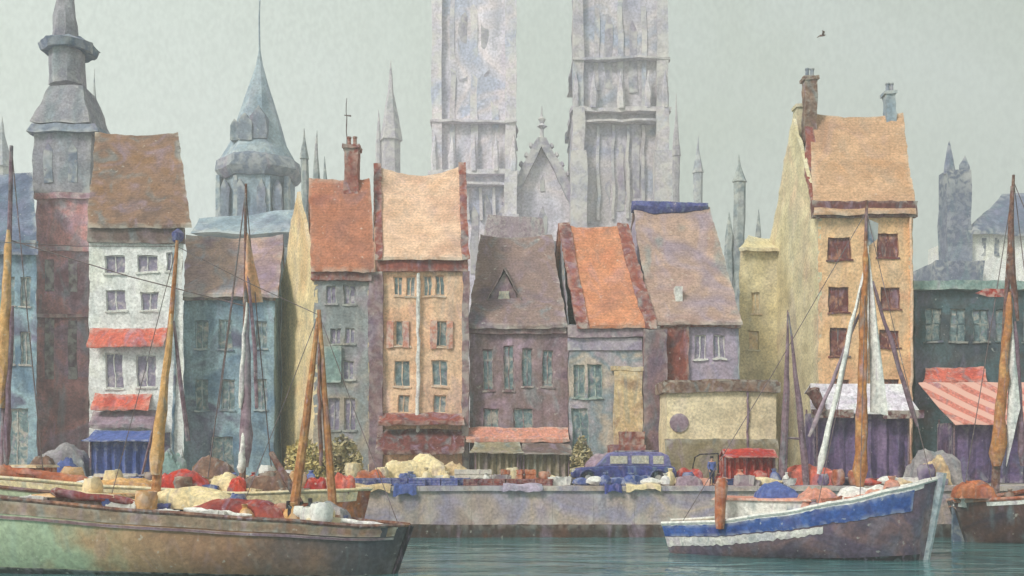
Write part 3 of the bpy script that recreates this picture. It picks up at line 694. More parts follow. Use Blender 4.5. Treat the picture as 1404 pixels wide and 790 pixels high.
# ------------------------------------------------------------------ far spires
def far_spire(label, px, w, top, base, D, mat, sh=0.35, name='spire', n=6, extra=()):
    c = Vector((X(px,D), D, G)); r = X(w,D)-X(0,D)
    t = thing(name, label, 'spire', c)
    zb, zt = Z(base,D), Z(top,D); zm = zb + (zt-zb)*sh
    part('tower', MB().lathe((c.x,c.y,0), [(r*.5,G),(r*.5,zm)], n), mat, t, wob=0.2, seg=3, fq=0.3)
    part('spire_roof', MB().lathe((c.x,c.y,0), [(r*.62,zm),(r*.5,zm+(zt-zm)*.15),(r*.16,zm+(zt-zm)*.62),(0.03,zt)], n), mat, t, wob=0.2, seg=3, fq=0.3)
    for dx, tp, ww in extra:
        part('turret', MB().lathe((X(px+dx,D),D,0), [(X(ww,D)-X(0,D),G),((X(ww,D)-X(0,D)),Z(base-(base-tp)*.4,D)),(0.03,Z(tp,D))], n), mat, t, wob=0.15, seg=3, fq=0.3)
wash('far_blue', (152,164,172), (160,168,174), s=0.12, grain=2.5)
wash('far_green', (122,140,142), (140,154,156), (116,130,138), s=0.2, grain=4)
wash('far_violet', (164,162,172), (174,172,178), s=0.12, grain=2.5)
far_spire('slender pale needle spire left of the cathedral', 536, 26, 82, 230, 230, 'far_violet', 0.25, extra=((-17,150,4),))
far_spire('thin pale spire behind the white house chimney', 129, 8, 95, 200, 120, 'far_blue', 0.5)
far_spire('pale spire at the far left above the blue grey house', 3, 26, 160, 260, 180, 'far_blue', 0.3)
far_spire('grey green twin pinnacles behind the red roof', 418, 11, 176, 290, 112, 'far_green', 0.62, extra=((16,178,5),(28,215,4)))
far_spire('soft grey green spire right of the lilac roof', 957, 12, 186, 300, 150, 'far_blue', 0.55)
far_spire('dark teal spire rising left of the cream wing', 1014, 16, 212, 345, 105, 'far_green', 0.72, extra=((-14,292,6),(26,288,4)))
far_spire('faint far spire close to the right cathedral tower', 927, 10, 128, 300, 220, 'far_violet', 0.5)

# grey church at right
D = 150
t = thing('church', 'grey violet church with turreted tower at the right behind the teal warehouse', 'church', Vector((X(1330,D),D+4,G)))
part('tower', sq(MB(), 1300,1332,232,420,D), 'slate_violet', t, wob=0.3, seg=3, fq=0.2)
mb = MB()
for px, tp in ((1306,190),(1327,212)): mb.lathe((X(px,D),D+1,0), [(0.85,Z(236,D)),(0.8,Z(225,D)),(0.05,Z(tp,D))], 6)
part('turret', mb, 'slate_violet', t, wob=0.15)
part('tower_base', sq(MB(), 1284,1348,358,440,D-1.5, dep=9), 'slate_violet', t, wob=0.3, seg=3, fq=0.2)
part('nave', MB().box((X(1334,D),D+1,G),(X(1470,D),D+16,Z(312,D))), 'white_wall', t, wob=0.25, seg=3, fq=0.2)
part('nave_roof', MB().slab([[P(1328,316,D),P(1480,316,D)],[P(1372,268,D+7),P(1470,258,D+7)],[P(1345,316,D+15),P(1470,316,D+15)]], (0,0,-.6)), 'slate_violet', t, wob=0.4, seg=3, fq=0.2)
mb = MB()
for px in (1350,1368,1386): mb.box((X(px,D),D+.9,Z(350,D)),(X(px+6,D),D+1.05,Z(325,D)))
part('nave_window', mb, 'slate_violet', t, wob=0.15)

# ------------------------------------------------------------------ boats
class Hull:
    def __init__(s, p0, p1, beam, rail, zk=-0.5, rake0=0.4, rake1=0.9, blunt0=0.55, full=0.55, bow=0.5):
        """p0 stern, p1 bow (x, y at the waterline); rail(t) height of the rail"""
        s.p0, s.p1 = Vector((*p0,0)), Vector((*p1,0)); s.ax = (s.p1-s.p0).normalized(); s.L = (s.p1-s.p0).length
        s.lat = Vector((s.ax.y,-s.ax.x,0)); s.B = beam/2; s.rail = rail; s.zk = zk; s.r0, s.r1, s.b0, s.full, s.bow = rake0, rake1, blunt0, full, bow
        if s.lat.y > 0: s.lat = -s.lat               # lat points to the camera side
    def plan(s, t):
        a = s.b0 + (1-s.b0)*math.sin(min(t/0.35,1)*math.pi/2)
        q = max(0, (t-0.55)/0.45); return a*max(0.0, 1-q**2.3)**s.bow if q > 0 else a
    def S(s, t, u, side=1, off=0.0):
        z = s.zk + u*(s.rail(t)-s.zk)
        flare = (1-max(0.0, 1-u)**2.2)**s.full if u > 0 else 0.0
        wd = s.B*s.plan(t)*(0.25+0.75*flare) if u > 0 else s.B*s.plan(t)*0.12
        al = t*s.L - s.r0*(1-t)**4*(u-.3) + s.r1*(u-.3)*t**6
        p = s.p0 + s.ax*al + s.lat*side*(wd+off); return Vector((p.x, p.y, z))
    def skin(s, nt=28, nu=9, off=0.0):
        mb = MB()
        for side in (1,-1):
            g = [[s.S(i/nt, j/nu, side) for j in range(nu+1)] for i in range(nt+1)]
            for i in range(nt):
                for j in range(nu): mb.poly([g[i][j],g[i+1][j],g[i+1][j+1],g[i][j+1]])
        for i in range(nt):
            mb.poly([s.S(i/nt,0,1),s.S((i+1)/nt,0,1),s.S((i+1)/nt,0,-1),s.S(i/nt,0,-1)])
        for j in range(nu): mb.poly([s.S(0,j/nu,1),s.S(0,(j+1)/nu,1),s.S(0,(j+1)/nu,-1),s.S(0,j/nu,-1)])
        return mb
    def deck(s, drop=0.35, nt=24):
        g = []
        for i in range(nt+1):
            t = i/nt; h = s.rail(t); u = 1-drop/(h-s.zk); a, b = s.S(t,u,1,-0.03), s.S(t,u,-1,-0.03)
            g.append([a, (a+b)/2+Vector((0,0,.08)), b])
        return MB().slab(g, (0,0,-0.1))
    def strip(s, u0, u1, t0=0.0, t1=1.0, off=0.03, nt=26, side=1, th=0.05):
        f0 = u0 if callable(u0) else (lambda t: u0); f1 = u1 if callable(u1) else (lambda t: u1)
        g = []
        for i in range(nt+1):
            t = t0+(t1-t0)*i/nt; a, b = f0(t), f1(t); g.append([s.S(t,a+(b-a)*j/3,side,off) for j in range(4)])
        return MB().slab(g, -s.lat*side*th)
    def rails(s, h=0.12, wd=0.16):
        mb = MB()
        for side in (1,-1):
            mb.tube([s.S(i/28,1,side)+Vector((0,0,0.03)) for i in range(29)], wd*.6, 6)
        return mb
    def at(s, t, v, h=0.0, drop=0.35):
        """a point on deck: t along, v across (-1 far .. 1 near)"""
        u = 1-drop/(s.rail(t)-s.zk); p = s.S(t,u,1).lerp(s.S(t,u,-1),(1-v)/2); return p + Vector((0,0,0.08*(1-abs(v))+h))
    def tz(s, x):
        return (x - s.p0.x)/(s.p1.x - s.p0.x)

def zrail(pts):
    def f(t):
        for (a, za), (b, zb) in zip(pts, pts[1:]):
            if t <= b: q = (t-a)/(b-a); q = q*q*(3-2*q)*0.4+q*0.6; return za+(zb-za)*q
        return pts[-1][1]
    return f

def plank_paint(name, ramp, axis_len, **kw):
    """old hull paint in several coats along the hull, ragged where one coat meets the next"""
    m = wash(name, (110,90,78), **kw); t = m.node_tree; n = t.nodes.new; l = t.links.new
    cr = [x for x in t.nodes if x.type == 'VALTORGB'][0]
    tc = n('ShaderNodeTexCoord'); sp = n('ShaderNodeSeparateXYZ'); l(tc.outputs['Object'], sp.inputs[0])
    ns = n('ShaderNodeTexNoise'); ns.inputs['Scale'].default_value = 0.5; ns.inputs['Detail'].default_value = 6; l(tc.outputs['Object'], ns.inputs['Vector'])
    m1 = n('ShaderNodeMath'); m1.operation = 'MULTIPLY_ADD'; l(ns.outputs['Fac'], m1.inputs[0]); m1.inputs[1].default_value = axis_len*0.45; l(sp.outputs['X'], m1.inputs[2])
    m2 = n('ShaderNodeMapRange'); l(m1.outputs[0], m2.inputs[0]); m2.inputs[1].default_value = -axis_len/2+axis_len*.22; m2.inputs[2].default_value = axis_len/2+axis_len*.22
    c2 = n('ShaderNodeValToRGB'); el = c2.color_ramp.elements
    while len(el) < len(ramp): el.new(0.5)
    for e, (p, c) in zip(el, ramp): e.position = p; e.color = A(c, 1.1) + (1,)
    l(m2.outputs[0], c2.inputs['Fac'])
    tgt = cr.outputs['Color'].links[0].to_socket; l(c2.outputs['Color'], tgt)
    return m

def ropes(parent, segs, r=0.03, mat='rope', name='rigging'):
    mb = MB()
    for a, b in segs:
        a, b = Vector(a), Vector(b); mid = (a+b)/2 - Vector((0,0,(a-b).length*0.012)); mb.tube([a,mid,b], r, 5)
    return part(name, mb, mat, parent, wob=0)

def bundle(a, b, r0, r1, n=12, seg=10, sag=0.0, jit=0.14):
    a, b = Vector(a), Vector(b)
    pts = []; rr = []
    for i in range(seg+1):
        q = i/seg; pts.append(a.lerp(b,q)-Vector((0,0,sag*math.sin(q*math.pi)))+Vector((R(-.03,.03),R(-.03,.03),R(-.03,.03)))); rr.append((r0+(r1-r0)*q)*(1+R(-jit,jit))*(0.55 if i in (0,seg) else 1))
    return MB().tube(pts, rr, n, 0.1)

# --- big foreground barge, bow at x=565
HA = Hull((-26,44.2), (X(541,42.2),42.0), 5.0, zrail([(0,3.7),(0.25,3.15),(0.55,2.62),(0.8,2.28),(0.93,2.0),(1,2.0)]), zk=-0.6, rake1=0.9, blunt0=0.6, bow=0.62)
plank_paint('barge_paint', [(0.0,(146,154,130)),(0.34,(142,150,126)),(0.46,(150,120,92)),(0.7,(132,98,78)),(0.88,(84,74,74)),(1.0,(68,68,76))], 21, s=0.5, ga=0.16, ba=0.15)
wash('barge_top', (158,134,112), (140,126,106), (146,116,94), s=0.4)
wash('barge_foot', (62,66,58), (54,62,58), s=0.5)
ta = thing('barge', 'large old brown and green sailing barge in the left foreground', 'barge', Vector((-15,43,0)))
part('hull', HA.skin(34,10), 'barge_paint', ta, wob=0.04)
part('deck', HA.deck(0.3), 'brown_cloth', ta, wob=0.02)
part('top_strake', HA.strip(0.84,0.985,0,0.985), 'barge_top', ta, wob=0.02)
part('rubbing_strake', HA.strip(0.785,0.82,0,0.985,off=0.08,th=0.1), 'plum_wall', ta, wob=0.02)
part('waterline_band', HA.strip(0.15,0.235,0,0.985,off=0.035), 'barge_foot', ta, wob=0.02)
part('rail', HA.rails(), 'brown_spar', ta, wob=0.02)
part('stem_post', MB().tube([HA.S(1,u/6,1,0)+HA.ax*0.08 for u in range(7)], 0.14, 6), 'black_iron', ta, wob=0.02)
# --- second boat behind
HB = Hull((-30,51.5), (X(490,50),50.4), 4.4, zrail([(0,4.1),(0.25,3.75),(0.5,3.3),(0.75,3.0),(1,3.15)]), zk=-0.6, bow=0.55)
tb = thing('sailing_boat', 'rust brown sailing boat moored behind the big barge', 'boat', Vector((-17,51,0)))
part('hull', HB.skin(28,9), 'orange_cloth', tb, wob=0.05)
part('deck', HB.deck(0.3), 'tan_cloth', tb, wob=0.02)
part('rail', HB.rails(), 'cream_cloth', tb, wob=0.03)
part('top_strake', HB.strip(0.86,0.98,0,0.98), 'cream_cloth', tb, wob=0.03)
# --- blue and white fishing boat
HC = Hull((X(922,51.6),51.4), (X(1268,47.5),47.3), 4.2, zrail([(0,1.45),(0.2,1.62),(0.45,2.1),(0.7,2.75),(0.9,3.35),(1,3.75)]), zk=-0.55, rake0=0.5, rake1=0.7, blunt0=0.5, bow=0.6)
wash('boat_plum', (120,102,108), (102,90,104), (132,108,104), (92,82,92), s=0.4, rough=0.6, bleed=((132,130,136),(112,122,130)))
wash('boat_blue', (46,76,142), (62,94,158), (42,64,126), s=0.5, rough=0.6, ba=0.15, fleck=0.7)
wash('boat_white', (216,214,204), (200,200,200), k=1.25, s=0.9, tide=0.3)
wash('stem_highlight', (132,150,160), (150,164,168), s=0.7)  # pale tone puts the highlight on the bow into the colour
tcx = thing('fishing_boat', 'fishing boat with bright blue stripe over a white band and tall ochre mast', 'boat', Vector((X(1100,49.4),49.4,0)))
part('hull', HC.skin(30,10), 'boat_plum', tcx, wob=0.03)
part('deck', HC.deck(0.3), 'tan_cloth', tcx, wob=0.02)
part('blue_stripe', HC.strip(lambda t: 0.70+0.02*t+.025*noise.noise(Vector((t*45,3,1))), lambda t: 0.955+.02*noise.noise(Vector((t*60,1,1))), 0.0, 0.93, off=0.03, nt=110), 'boat_blue', tcx, wob=0.02)
part('white_band', HC.strip(lambda t: 0.45+0.22*t+.05*noise.noise(Vector((t*50,9,1))), lambda t: 0.685+.03*noise.noise(Vector((t*45,3,1))), 0.0, 0.62, off=0.02, nt=110), 'boat_white', tcx, wob=0.02)
part('white_bulwark', HC.strip(lambda t: 0.94, lambda t: 1.04+.015*noise.noise(Vector((t*40,9,5))) , 0.0, 0.96, off=0.02, nt=80), 'white_paint', tcx, wob=0.03)
part('waterline_band', HC.strip(0.1,0.20,0,0.98,off=0.02), 'black_iron', tcx, wob=0.02)
part('rail', HC.rails(), 'white_paint', tcx, wob=0.03)
part('stem_post', MB().tube([HC.S(1,u/8,1,0)+HC.ax*0.12 for u in range(9)]+[HC.S(1,1,1,0)+HC.ax*.15+Vector((0,0,.3))], [0.15,.15,.16,.16,.17,.18,.2,.22,.23]+[0.24], 8), 'stem_highlight', tcx, wob=0.03)
# wheelhouse-like low cabin
def cabin(H, t0, t1, v, h, mat, parent, roofmat, name='cabin', wins=0):
    p = [H.at(t0,-v),H.at(t0,v),H.at(t1,v),H.at(t1,-v)]
    zt = max(q.z for q in p)+h
    c = part(name, MB().hexa(p+[Vector((q.x,q.y,zt)) for q in p]), mat, parent, wob=0.04)
    m = sum(p, Vector())/4
    part('cabin_roof', MB().hexa([Vector((m.x+(q.x-m.x)*1.08, m.y+(q.y-m.y)*1.1, zt)) for q in p]+[Vector((m.x+(q.x-m.x)*1.02, m.y+(q.y-m.y)*1.0, zt+.12)) for q in p]), roofmat, c, wob=0.03)
    if wins:
        a, b = p[1], p[2]; n = H.lat
        for i in range(wins):
            q0 = a.lerp(b,(i+.25)/wins); q1 = a.lerp(b,(i+.75)/wins); z0, z1 = zt-h*.65, zt-h*.2
            part('cabin_window', MB().hexa([Vector((q0.x,q0.y,z0)),Vector((q1.x,q1.y,z0)),Vector((q1.x,q1.y,z0))+n*.05,Vector((q0.x,q0.y,z0))+n*.05,Vector((q0.x,q0.y,z1)),Vector((q1.x,q1.y,z1)),Vector((q1.x,q1.y,z1))+n*.05,Vector((q0.x,q0.y,z1))+n*.05]), 'window_dark', c, wob=0.02)
    return c
cabin(HC, 0.2, 0.56, 0.6, 0.62, 'white_paint', tcx, 'salmon', wins=0)
cabin(HA, 0.30, 0.46, 0.5, 0.35, 'brown_cloth', ta, 'ochre_cloth', name='hatch')
cabin(HB, 0.18, 0.3, 0.5, 0.7, 'orange_cloth', tb, 'tan_cloth', wins=3)
# --- dark boat at right edge
HD = Hull((X(1300,59),57.2), (X(1300,59)+17,55.2), 4.0, zrail([(0,2.25),(0.15,2.45),(0.35,3.1),(0.7,3.6),(1,4.0)]), zk=-0.5, rake0=0.9, blunt0=0.35)
wash('boat_dark', (74,56,56), (92,66,58), (60,52,62), s=0.4, rough=0.7)
td = thing('cutter', 'dark brown cutter cut off at the right edge', 'boat', Vector((HD.p0.x+6,56.5,0)))
part('hull', HD.skin(24,9), 'boat_dark', td, wob=0.04)
part('deck', HD.deck(0.3), 'orange_cloth', td, wob=0.02)
part('rail', HD.rails(0.1,0.2), 'orange_cloth', td, wob=0.04)
part('white_strake', HD.strip(0.9,0.985,0.08,0.5,off=0.04), 'white_paint', td, wob=0.05)
part('rudder', MB().box((HD.p0.x-.55,57.1,-.5),(HD.p0.x+.1,57.3,2.3)), 'slate_violet', td, wob=0.05)

# masts and sails ---------------------------------------------------------
def spar(parent, a, b, r0, r1, mat, name='mast', n=8, bow=0.0):
    a, b = Vector(a), Vector(b); pts = []
    for i in range(9):
        q = i/8; pts.append(a.lerp(b,q)+Vector((bow*math.sin(q*math.pi)+R(-.015,.015),0,0)))
    return part(name, MB().tube(pts, [r0+(r1-r0)*i/8 for i in range(9)], n), mat, parent, wob=0)
# left edge mast on the second boat (purple with an ochre furled sail)
Dm = 50.5
m = spar(tb, P(4,668,Dm), P(16,200,Dm), 0.2, 0.09, 'plum_spar')
part('furled_sail', bundle(P(2,560,Dm-.25), P(12,315,Dm-.25), 0.34, 0.14), 'ochre_cloth', m, wob=0.04)
part('furled_sail', bundle(P(8,640,Dm-.3), P(17,420,Dm-.3), 0.16, 0.1), 'plum_spar', m, wob=0.04)
# mast with topsail at x=333
m = spar(tb, P(332,672,Dm), P(337,252,Dm), 0.17, 0.06, 'brown_spar', bow=0.05)
def sail(pts, d=0.05, n=7, belly=0.35):
    """triangular or four sided sail cloth with a belly"""
    a, b, c, e = [Vector(p) for p in pts]
    g = []
    for i in range(n+1):
        u = i/n; g.append([a.lerp(b,v/n).lerp(e.lerp(c,v/n),u)+Vector((0,-belly*math.sin(u*math.pi)*math.sin(v/n*math.pi),0)) for v in range(n+1)])
    return MB().slab(g, (0,d,0))
part('topsail', sail([P(338,318,Dm),P(340,320,Dm),P(361,414,Dm+.4),P(333,416,Dm)]), 'orange_sail' if 'orange_sail' in MATS else wash('orange_sail', (208,150,110), (214,166,124), s=0.5, k=1.2), m, wob=0.03)
part('furled_sail', bundle(P(336,640,Dm-.25), P(340,420,Dm-.25), 0.36, 0.1), 'mauve_cloth', m, wob=0.05)
part('furled_sail', bundle(P(329,560,Dm-.4), P(338,415,Dm-.35), 0.12, 0.07), 'white_paint', m, wob=0.04)
part('furled_sail', bundle(P(331,648,Dm-.5), P(334,590,Dm-.5), 0.2, 0.1), 'white_paint', m, wob=0.04)
part('gaff', MB().tube([P(352,560,Dm-.2),P(349,470,Dm-.2),P(337,345,Dm-.1)], [0.09,0.1,0.05], 6), 'plum_spar', m, wob=0.03)
ropes(tb, [(P(337,262,Dm),P(300,560,Dm-.2)),(P(337,262,Dm),P(372,640,Dm+.4)),(P(337,262,Dm),P(285,655,Dm)),(P(16,205,Dm),P(60,655,Dm)),(P(16,330,Dm),P(337,420,Dm))])
# ochre sheer-leg mast on the barge at x=225
Db = 43.2
m = spar(ta, P(212,692,Db), P(243,330,Db), 0.22, 0.07, 'ochre_spar')
part('furled_sail', bundle(P(213,650,Db-.2), P(235,430,Db-.2), 0.3, 0.1), 'ochre_cloth', m, wob=0.04)
part('gaff', MB().tube([P(258,605,Db+.2),P(247,520,Db),P(238,440,Db)], [0.1,0.09,0.05], 6), 'plum_spar', m, wob=0.02)
part('boom', MB().tube([P(195,650,Db+.2),P(222,540,Db),P(238,440,Db)], [0.05,0.07,0.05], 6), 'plum_spar', m, wob=0.02)
# A-frame at x=435
m = spar(ta, P(457,712,Db), P(437,425,Db), 0.2, 0.08, 'ochre_spar')
part('leg', MB().tube([P(402,705,Db+.5),P(420,575,Db+.2),P(436,436,Db)], [0.22,0.18,0.08], 8), 'ochre_spar', m, wob=0.02)
part('furled_sail', bundle(P(440,640,Db-.2), P(437,470,Db-.1), 0.1, 0.06), 'brown_spar', m, wob=0.02)
ropes(ta, [(P(243,335,Db),P(150,690,Db)),(P(437,430,Db),P(330,700,Db)),(P(437,430,Db),P(545,716,Db-.6)),(P(243,338,Db),P(437,432,Db)),(P(-40,330,Db),P(243,338,Db))], r=0.018)
# main mast of the blue boat
t0 = HC.tz(X(1180,48.8)); Dd = 49
m = spar(tcx, P(1179,672,Dd), P(1188,275,Dd), 0.2, 0.07, 'brown_spar')
part('furled_sail', bundle(P(1179,668,Dd-.25), P(1187,330,Dd-.2), 0.34, 0.11, seg=14), 'ochre_spar', m, wob=0.05)
part('furled_sail', bundle(P(1122,650,Dd-.1), P(1187,360,Dd-.1), 0.16, 0.07, seg=14), 'white_paint', m, wob=0.05)
part('furled_sail', bundle(P(1110,600,Dd+.2), P(1182,420,Dd+.1), 0.12, 0.05), 'mauve_cloth', m, wob=0.04)
part('jib', sail([P(1190,348,Dd),P(1192,350,Dd),P(1218,570,Dd-.6),P(1194,566,Dd)], belly=0.3), 'white_paint', m, wob=0.03)
part('furled_sail', bundle(P(1258,585,Dd-.3), P(1196,385,Dd-.1), 0.12, 0.08), 'plum_spar', m, wob=0.04)
part('pennant', MB().prism([P(1189,300,Dd),P(1204,306,Dd),P(1203,328,Dd),P(1190,338,Dd)], (0,.03,0)), 'slate_violet', m, wob=0.05)
ropes(tcx, [(P(1188,290,Dd),HC.S(.98,1,1)),(P(1188,290,Dd),HC.S(.08,1,1)),(P(1187,360,Dd),HC.S(.6,1,1)),(P(1187,360,Dd),HC.S(.75,1,1))], r=0.02)
# mast of the dark cutter
De = 56.2
m = spar(td, P(1364,676,De), P(1390,240,De), 0.24, 0.08, 'brown_spar')
part('furled_sail', bundle(P(1366,640,De-.25), P(1385,400,De-.25), 0.38, 0.14, seg=14), 'ochre_spar', m, wob=0.05)
part('gaff', MB().tube([P(1388,255,De-.2),P(1386,360,De-.3),P(1396,440,De-.3)], [0.1,0.22,0.08], 8), 'brown_spar', m, wob=0.05)
part('jib', sail([P(1385,420,De),P(1387,420,De),P(1399,560,De-.4),P(1380,640,De-.3)], belly=0.2), 'white_paint', m, wob=0.03)
part('pennant', MB().prism([P(1338,402,De),P(1352,396,De),P(1388,397,De),P(1387,408,De),P(1356,407,De)], (0,.04,0)), 'red_paint', m, wob=0.06)
part('furled_sail', bundle(P(1402,640,De), P(1392,440,De-.1), 0.22, 0.1), 'plum_spar', m, wob=0.04)
ropes(td, [(P(1390,250,De),HD.S(.02,1,1)),(P(1390,250,De),HD.S(.5,1,1)),(P(1390,250,De),P(1440,655,De))], r=0.025)
# purple sheer legs on the quay at 1085
Ds = 61.5
t = thing('hoist', 'purple timber sheer-legs standing on the quay left of the white tent', 'hoist', P(1088,668,Ds))
part('leg', MB().tube([P(1072,667,Ds),P(1078,540,Ds),P(1080,425,Ds)], [0.26,0.2,0.03], 8), 'plum_spar', t, wob=0.04)
part('leg', MB().tube([P(1106,667,Ds+.3),P(1096,560,Ds+.1),P(1081,428,Ds)], [0.22,0.2,0.03], 8), 'plum_spar', t, wob=0.04)
part('crossbar', MB().tube([P(1074,600,Ds),P(1101,602,Ds+.2)], 0.08, 6), 'plum_spar', t, wob=0.02)

# ------------------------------------------------------------------ goods on the boats and the quay
def tarp(c, sx, sy, h, n=14, ragged=0.25, lean=0.0):
    """draped cloth over a heap: closed lumpy mound"""
    c = Vector(c); g = []; sd = R(0,99)
    for i in range(n+1):
        row = []
        for j in range(n+1):
            u, v = i/n*2-1, j/n*2-1
            k = max(0, 1-abs(u)**3.2)*max(0, 1-abs(v)**3.2)
            hh = 0.88*h*(k**0.38)*(0.80+0.30*noise.noise(Vector((u*1.4+sd, v*1.1, sd)))+0.16*noise.noise(Vector((u*4+sd, v*3, sd))))+lean*u*k
            row.append(c+Vector((u*sx*(1+ragged*noise.noise(Vector((v*2,sd,1)))), v*sy*(1+ragged*noise.noise(Vector((u*2,sd,7)))), max(0.02,hh))))
        g.append(row)
    mb = MB(); 
    for i in range(n):
        for j in range(n): mb.poly([g[i][j],g[i+1][j],g[i+1][j+1],g[i][j+1]])
    ring = [g[i][0] for i in range(n)]+[g[n][j] for j in range(n)]+[g[i][n] for i in range(n,0,-1)]+[g[0][j] for j in range(n,0,-1)]
    low = [Vector((p.x,p.y,c.z-.03)) for p in ring]
    for k in range(len(ring)): mb.poly([ring[k],low[k],low[(k+1)%len(low)],ring[(k+1)%len(ring)]])
    mb.poly(low[::-1]); return mb
def heap(name, label, cat, px0, px1, py0, D, mat, zb, sy=0.8, **kw):
    cx = X((px0+px1)/2,D); loc = Vector((cx,D,zb))
    return solo(name, tarp(loc, (X(px1,D)-X(px0,D))/2, sy, (Z(py0,D)-zb)*1.15, **kw), mat, label, cat, loc, wob=0.05, seg=0.4)

# on the second boat (deck near z 3.2-3.6)
zB = lambda px, D=50.5: HB.at(HB.tz(X(px,D)), 0).z
zA = lambda px, D=43.2: HA.at(HA.tz(X(px,D)), 0).z
def lump(name, label, cat, px0, px1, py0, py1, D, r, mat):
    a, b = P(px0,py0,D), P(px1,py1,D); loc = (a+b)/2
    return solo(name, bundle(a, b, r, r*.8, seg=12), mat, label, cat, loc, wob=0.05, seg=0.4)
lump('folded_sail', 'long rust brown folded sail along the second boat, far left', 'sail', -6,124,646,661,50.2,0.36,'orange_cloth')
heap('tarpaulin', 'ochre tarpaulin heap behind the barge rail', 'tarpaulin', 124,212,652,50.2,'ochre_cloth',zB(165))
heap('tarpaulin', 'bright red tarpaulin heap between the two ochre masts', 'tarpaulin', 210,290,645,50.4,'red_paint',zB(250))
heap('tarpaulin', 'brown canvas heap at the foot of the purple furled mast', 'tarpaulin', 332,406,638,50.4,'brown_cloth',zB(365))
heap('tarpaulin', 'cream canvas heap right of the red tarpaulin', 'tarpaulin', 288,330,646,50.5,'cream_cloth',zB(305))
heap('tarpaulin', 'small red cloth heap beside the purple mast', 'tarpaulin', 312,338,650,49.6,'red_paint',zB(320,49.6),sy=.4)
heap('tarpaulin', 'small red cloth between the legs of the ochre sheer mast', 'tarpaulin', 416,448,650,50.2,'red_paint',zB(430),sy=.4)
heap('tarpaulin', 'salmon red cloth bundle right of the ochre sheer mast', 'tarpaulin', 454,488,648,50.2,'red_cloth',zB(470),sy=.4)
# on the barge
lump('folded_sail', 'maroon folded sail lying on the barge rail near its left end', 'sail', 70,186,674,690,42.0,0.2,'maroon_cloth')
heap('tarpaulin', 'long maroon tarpaulin on the barge foredeck', 'tarpaulin', 262,392,680,42.6,'maroon_cloth',zA(325))
lump('folded_sail', 'white folded sail along the barge rail in front of the maroon tarpaulin', 'sail', 250,345,700,707,41.4,0.13,'white_paint')
lump('folded_sail', 'white sail roll on the barge foredeck right of the black winch', 'sail', 440,545,713,722,41.6,0.13,'white_paint')
lump('folded_sail', 'cream sail roll below the ochre tarpaulin', 'sail', 100,210,676,694,42.3,0.16,'cream_cloth')
heap('tarpaulin', 'grey blue tarpaulin right of the black winch', 'tarpaulin', 420,476,684,42.9,'grey_cloth',zA(450))
heap('tarpaulin', 'cream cloth over the barge hatch', 'tarpaulin', 190,330,668,43.4,'cream_cloth',zA(260)+.3,sy=.6)

# crates
def crate_mesh(sx, sy, sz):
    mb = MB(); t = 0.05
    for k in range(3):
        z = sz*(0.02+k*0.34); h = sz*0.28
        mb.box((-sx/2,-sy/2,z),(sx/2,-sy/2+t,z+h)); mb.box((-sx/2,sy/2-t,z),(sx/2,sy/2,z+h)); mb.box((-sx/2,-sy/2+t,z),(-sx/2+t,sy/2-t,z+h)); mb.box((sx/2-t,-sy/2+t,z),(sx/2,sy/2-t,z+h))
    for a in (-1,1):
        for b in (-1,1): mb.box((a*(sx/2-.08)-.05,b*(sy/2-.08)-.05,0),(a*(sx/2-.08)+.05,b*(sy/2-.08)+.05,sz))
    mb.box((-sx/2+t,-sy/2+t,0.01),(sx/2-t,sy/2-t,sz*.75)); return mb
PROTO = {}
def crate(px, D, zb, col, label, group, size=(0.9,0.6,0.42), rz=None, py=None):
    key = (col, size)
    loc = Vector((X(px,D),D,zb)) if py is None else P(px,py,D)
    if key not in PROTO:
        o = crate_mesh(*size).build('crate', 'crate_'+col, (0,0,0), wob=0.02); PROTO[key] = o
    else:
        o = PROTO[key].copy(); COL.objects.link(o)
    o.location = loc; o.rotation_euler.z = R(-.25,.25) if rz is None else rz
    o['label'] = label; o['category'] = 'crate'; o['group'] = group
    return o
for i, px in enumerate((484,504,527,549,571,594,616,634)):
    crate(px, 60.9+R(-.25,.4), G+.01, 'blue', 'low blue crate in the row on the quay edge behind the barge bow', 'blue crates on the quay edge', (0.95,0.6,0.45))
for i, px in enumerate((646,664,684,703,724,748)):
    crate(px, 60.8+R(-.2,.3), G+.01, 'maroon', 'low maroon crate in the row on the quay edge left of the blue car', 'maroon crates on the quay edge', (0.85,0.6,0.4))
for i, px in enumerate((694,710,727)):
    crate(px, 61.9, G+.01, 'orange', 'orange crate standing behind the maroon crates', 'orange crates behind the maroon row', (0.62,0.6,0.95))
for i, px in enumerate((632,648,664)):
    crate(px, 62.2, G+.01, 'white', 'white crate on the quay between cream heap and orange crates', 'white crates on the quay', (0.8,0.6,0.95))
for px in (322,345,371): crate(px, 42.9, zA(px), 'blue', 'blue crate behind the maroon tarpaulin on the barge', 'blue crates on the barge', (0.7,0.5,0.75))
crate(225, 42.6, zA(225), 'blue', 'single small blue crate on the barge left of the maroon tarpaulin', 'blue crates on the barge', (0.45,0.5,0.5))
crate(466, 42.6, zA(466), 'blue', 'single blue crate on the barge foredeck by the white sail roll', 'blue crates on the barge', (0.6,0.5,0.55))
for px in (88,104,140,158,178): crate(px, 62.5+R(-.5,.5), G, 'white', 'white crate on the quay in front of the blue stall', 'white crates by the blue stall', (0.8,0.6,0.7))
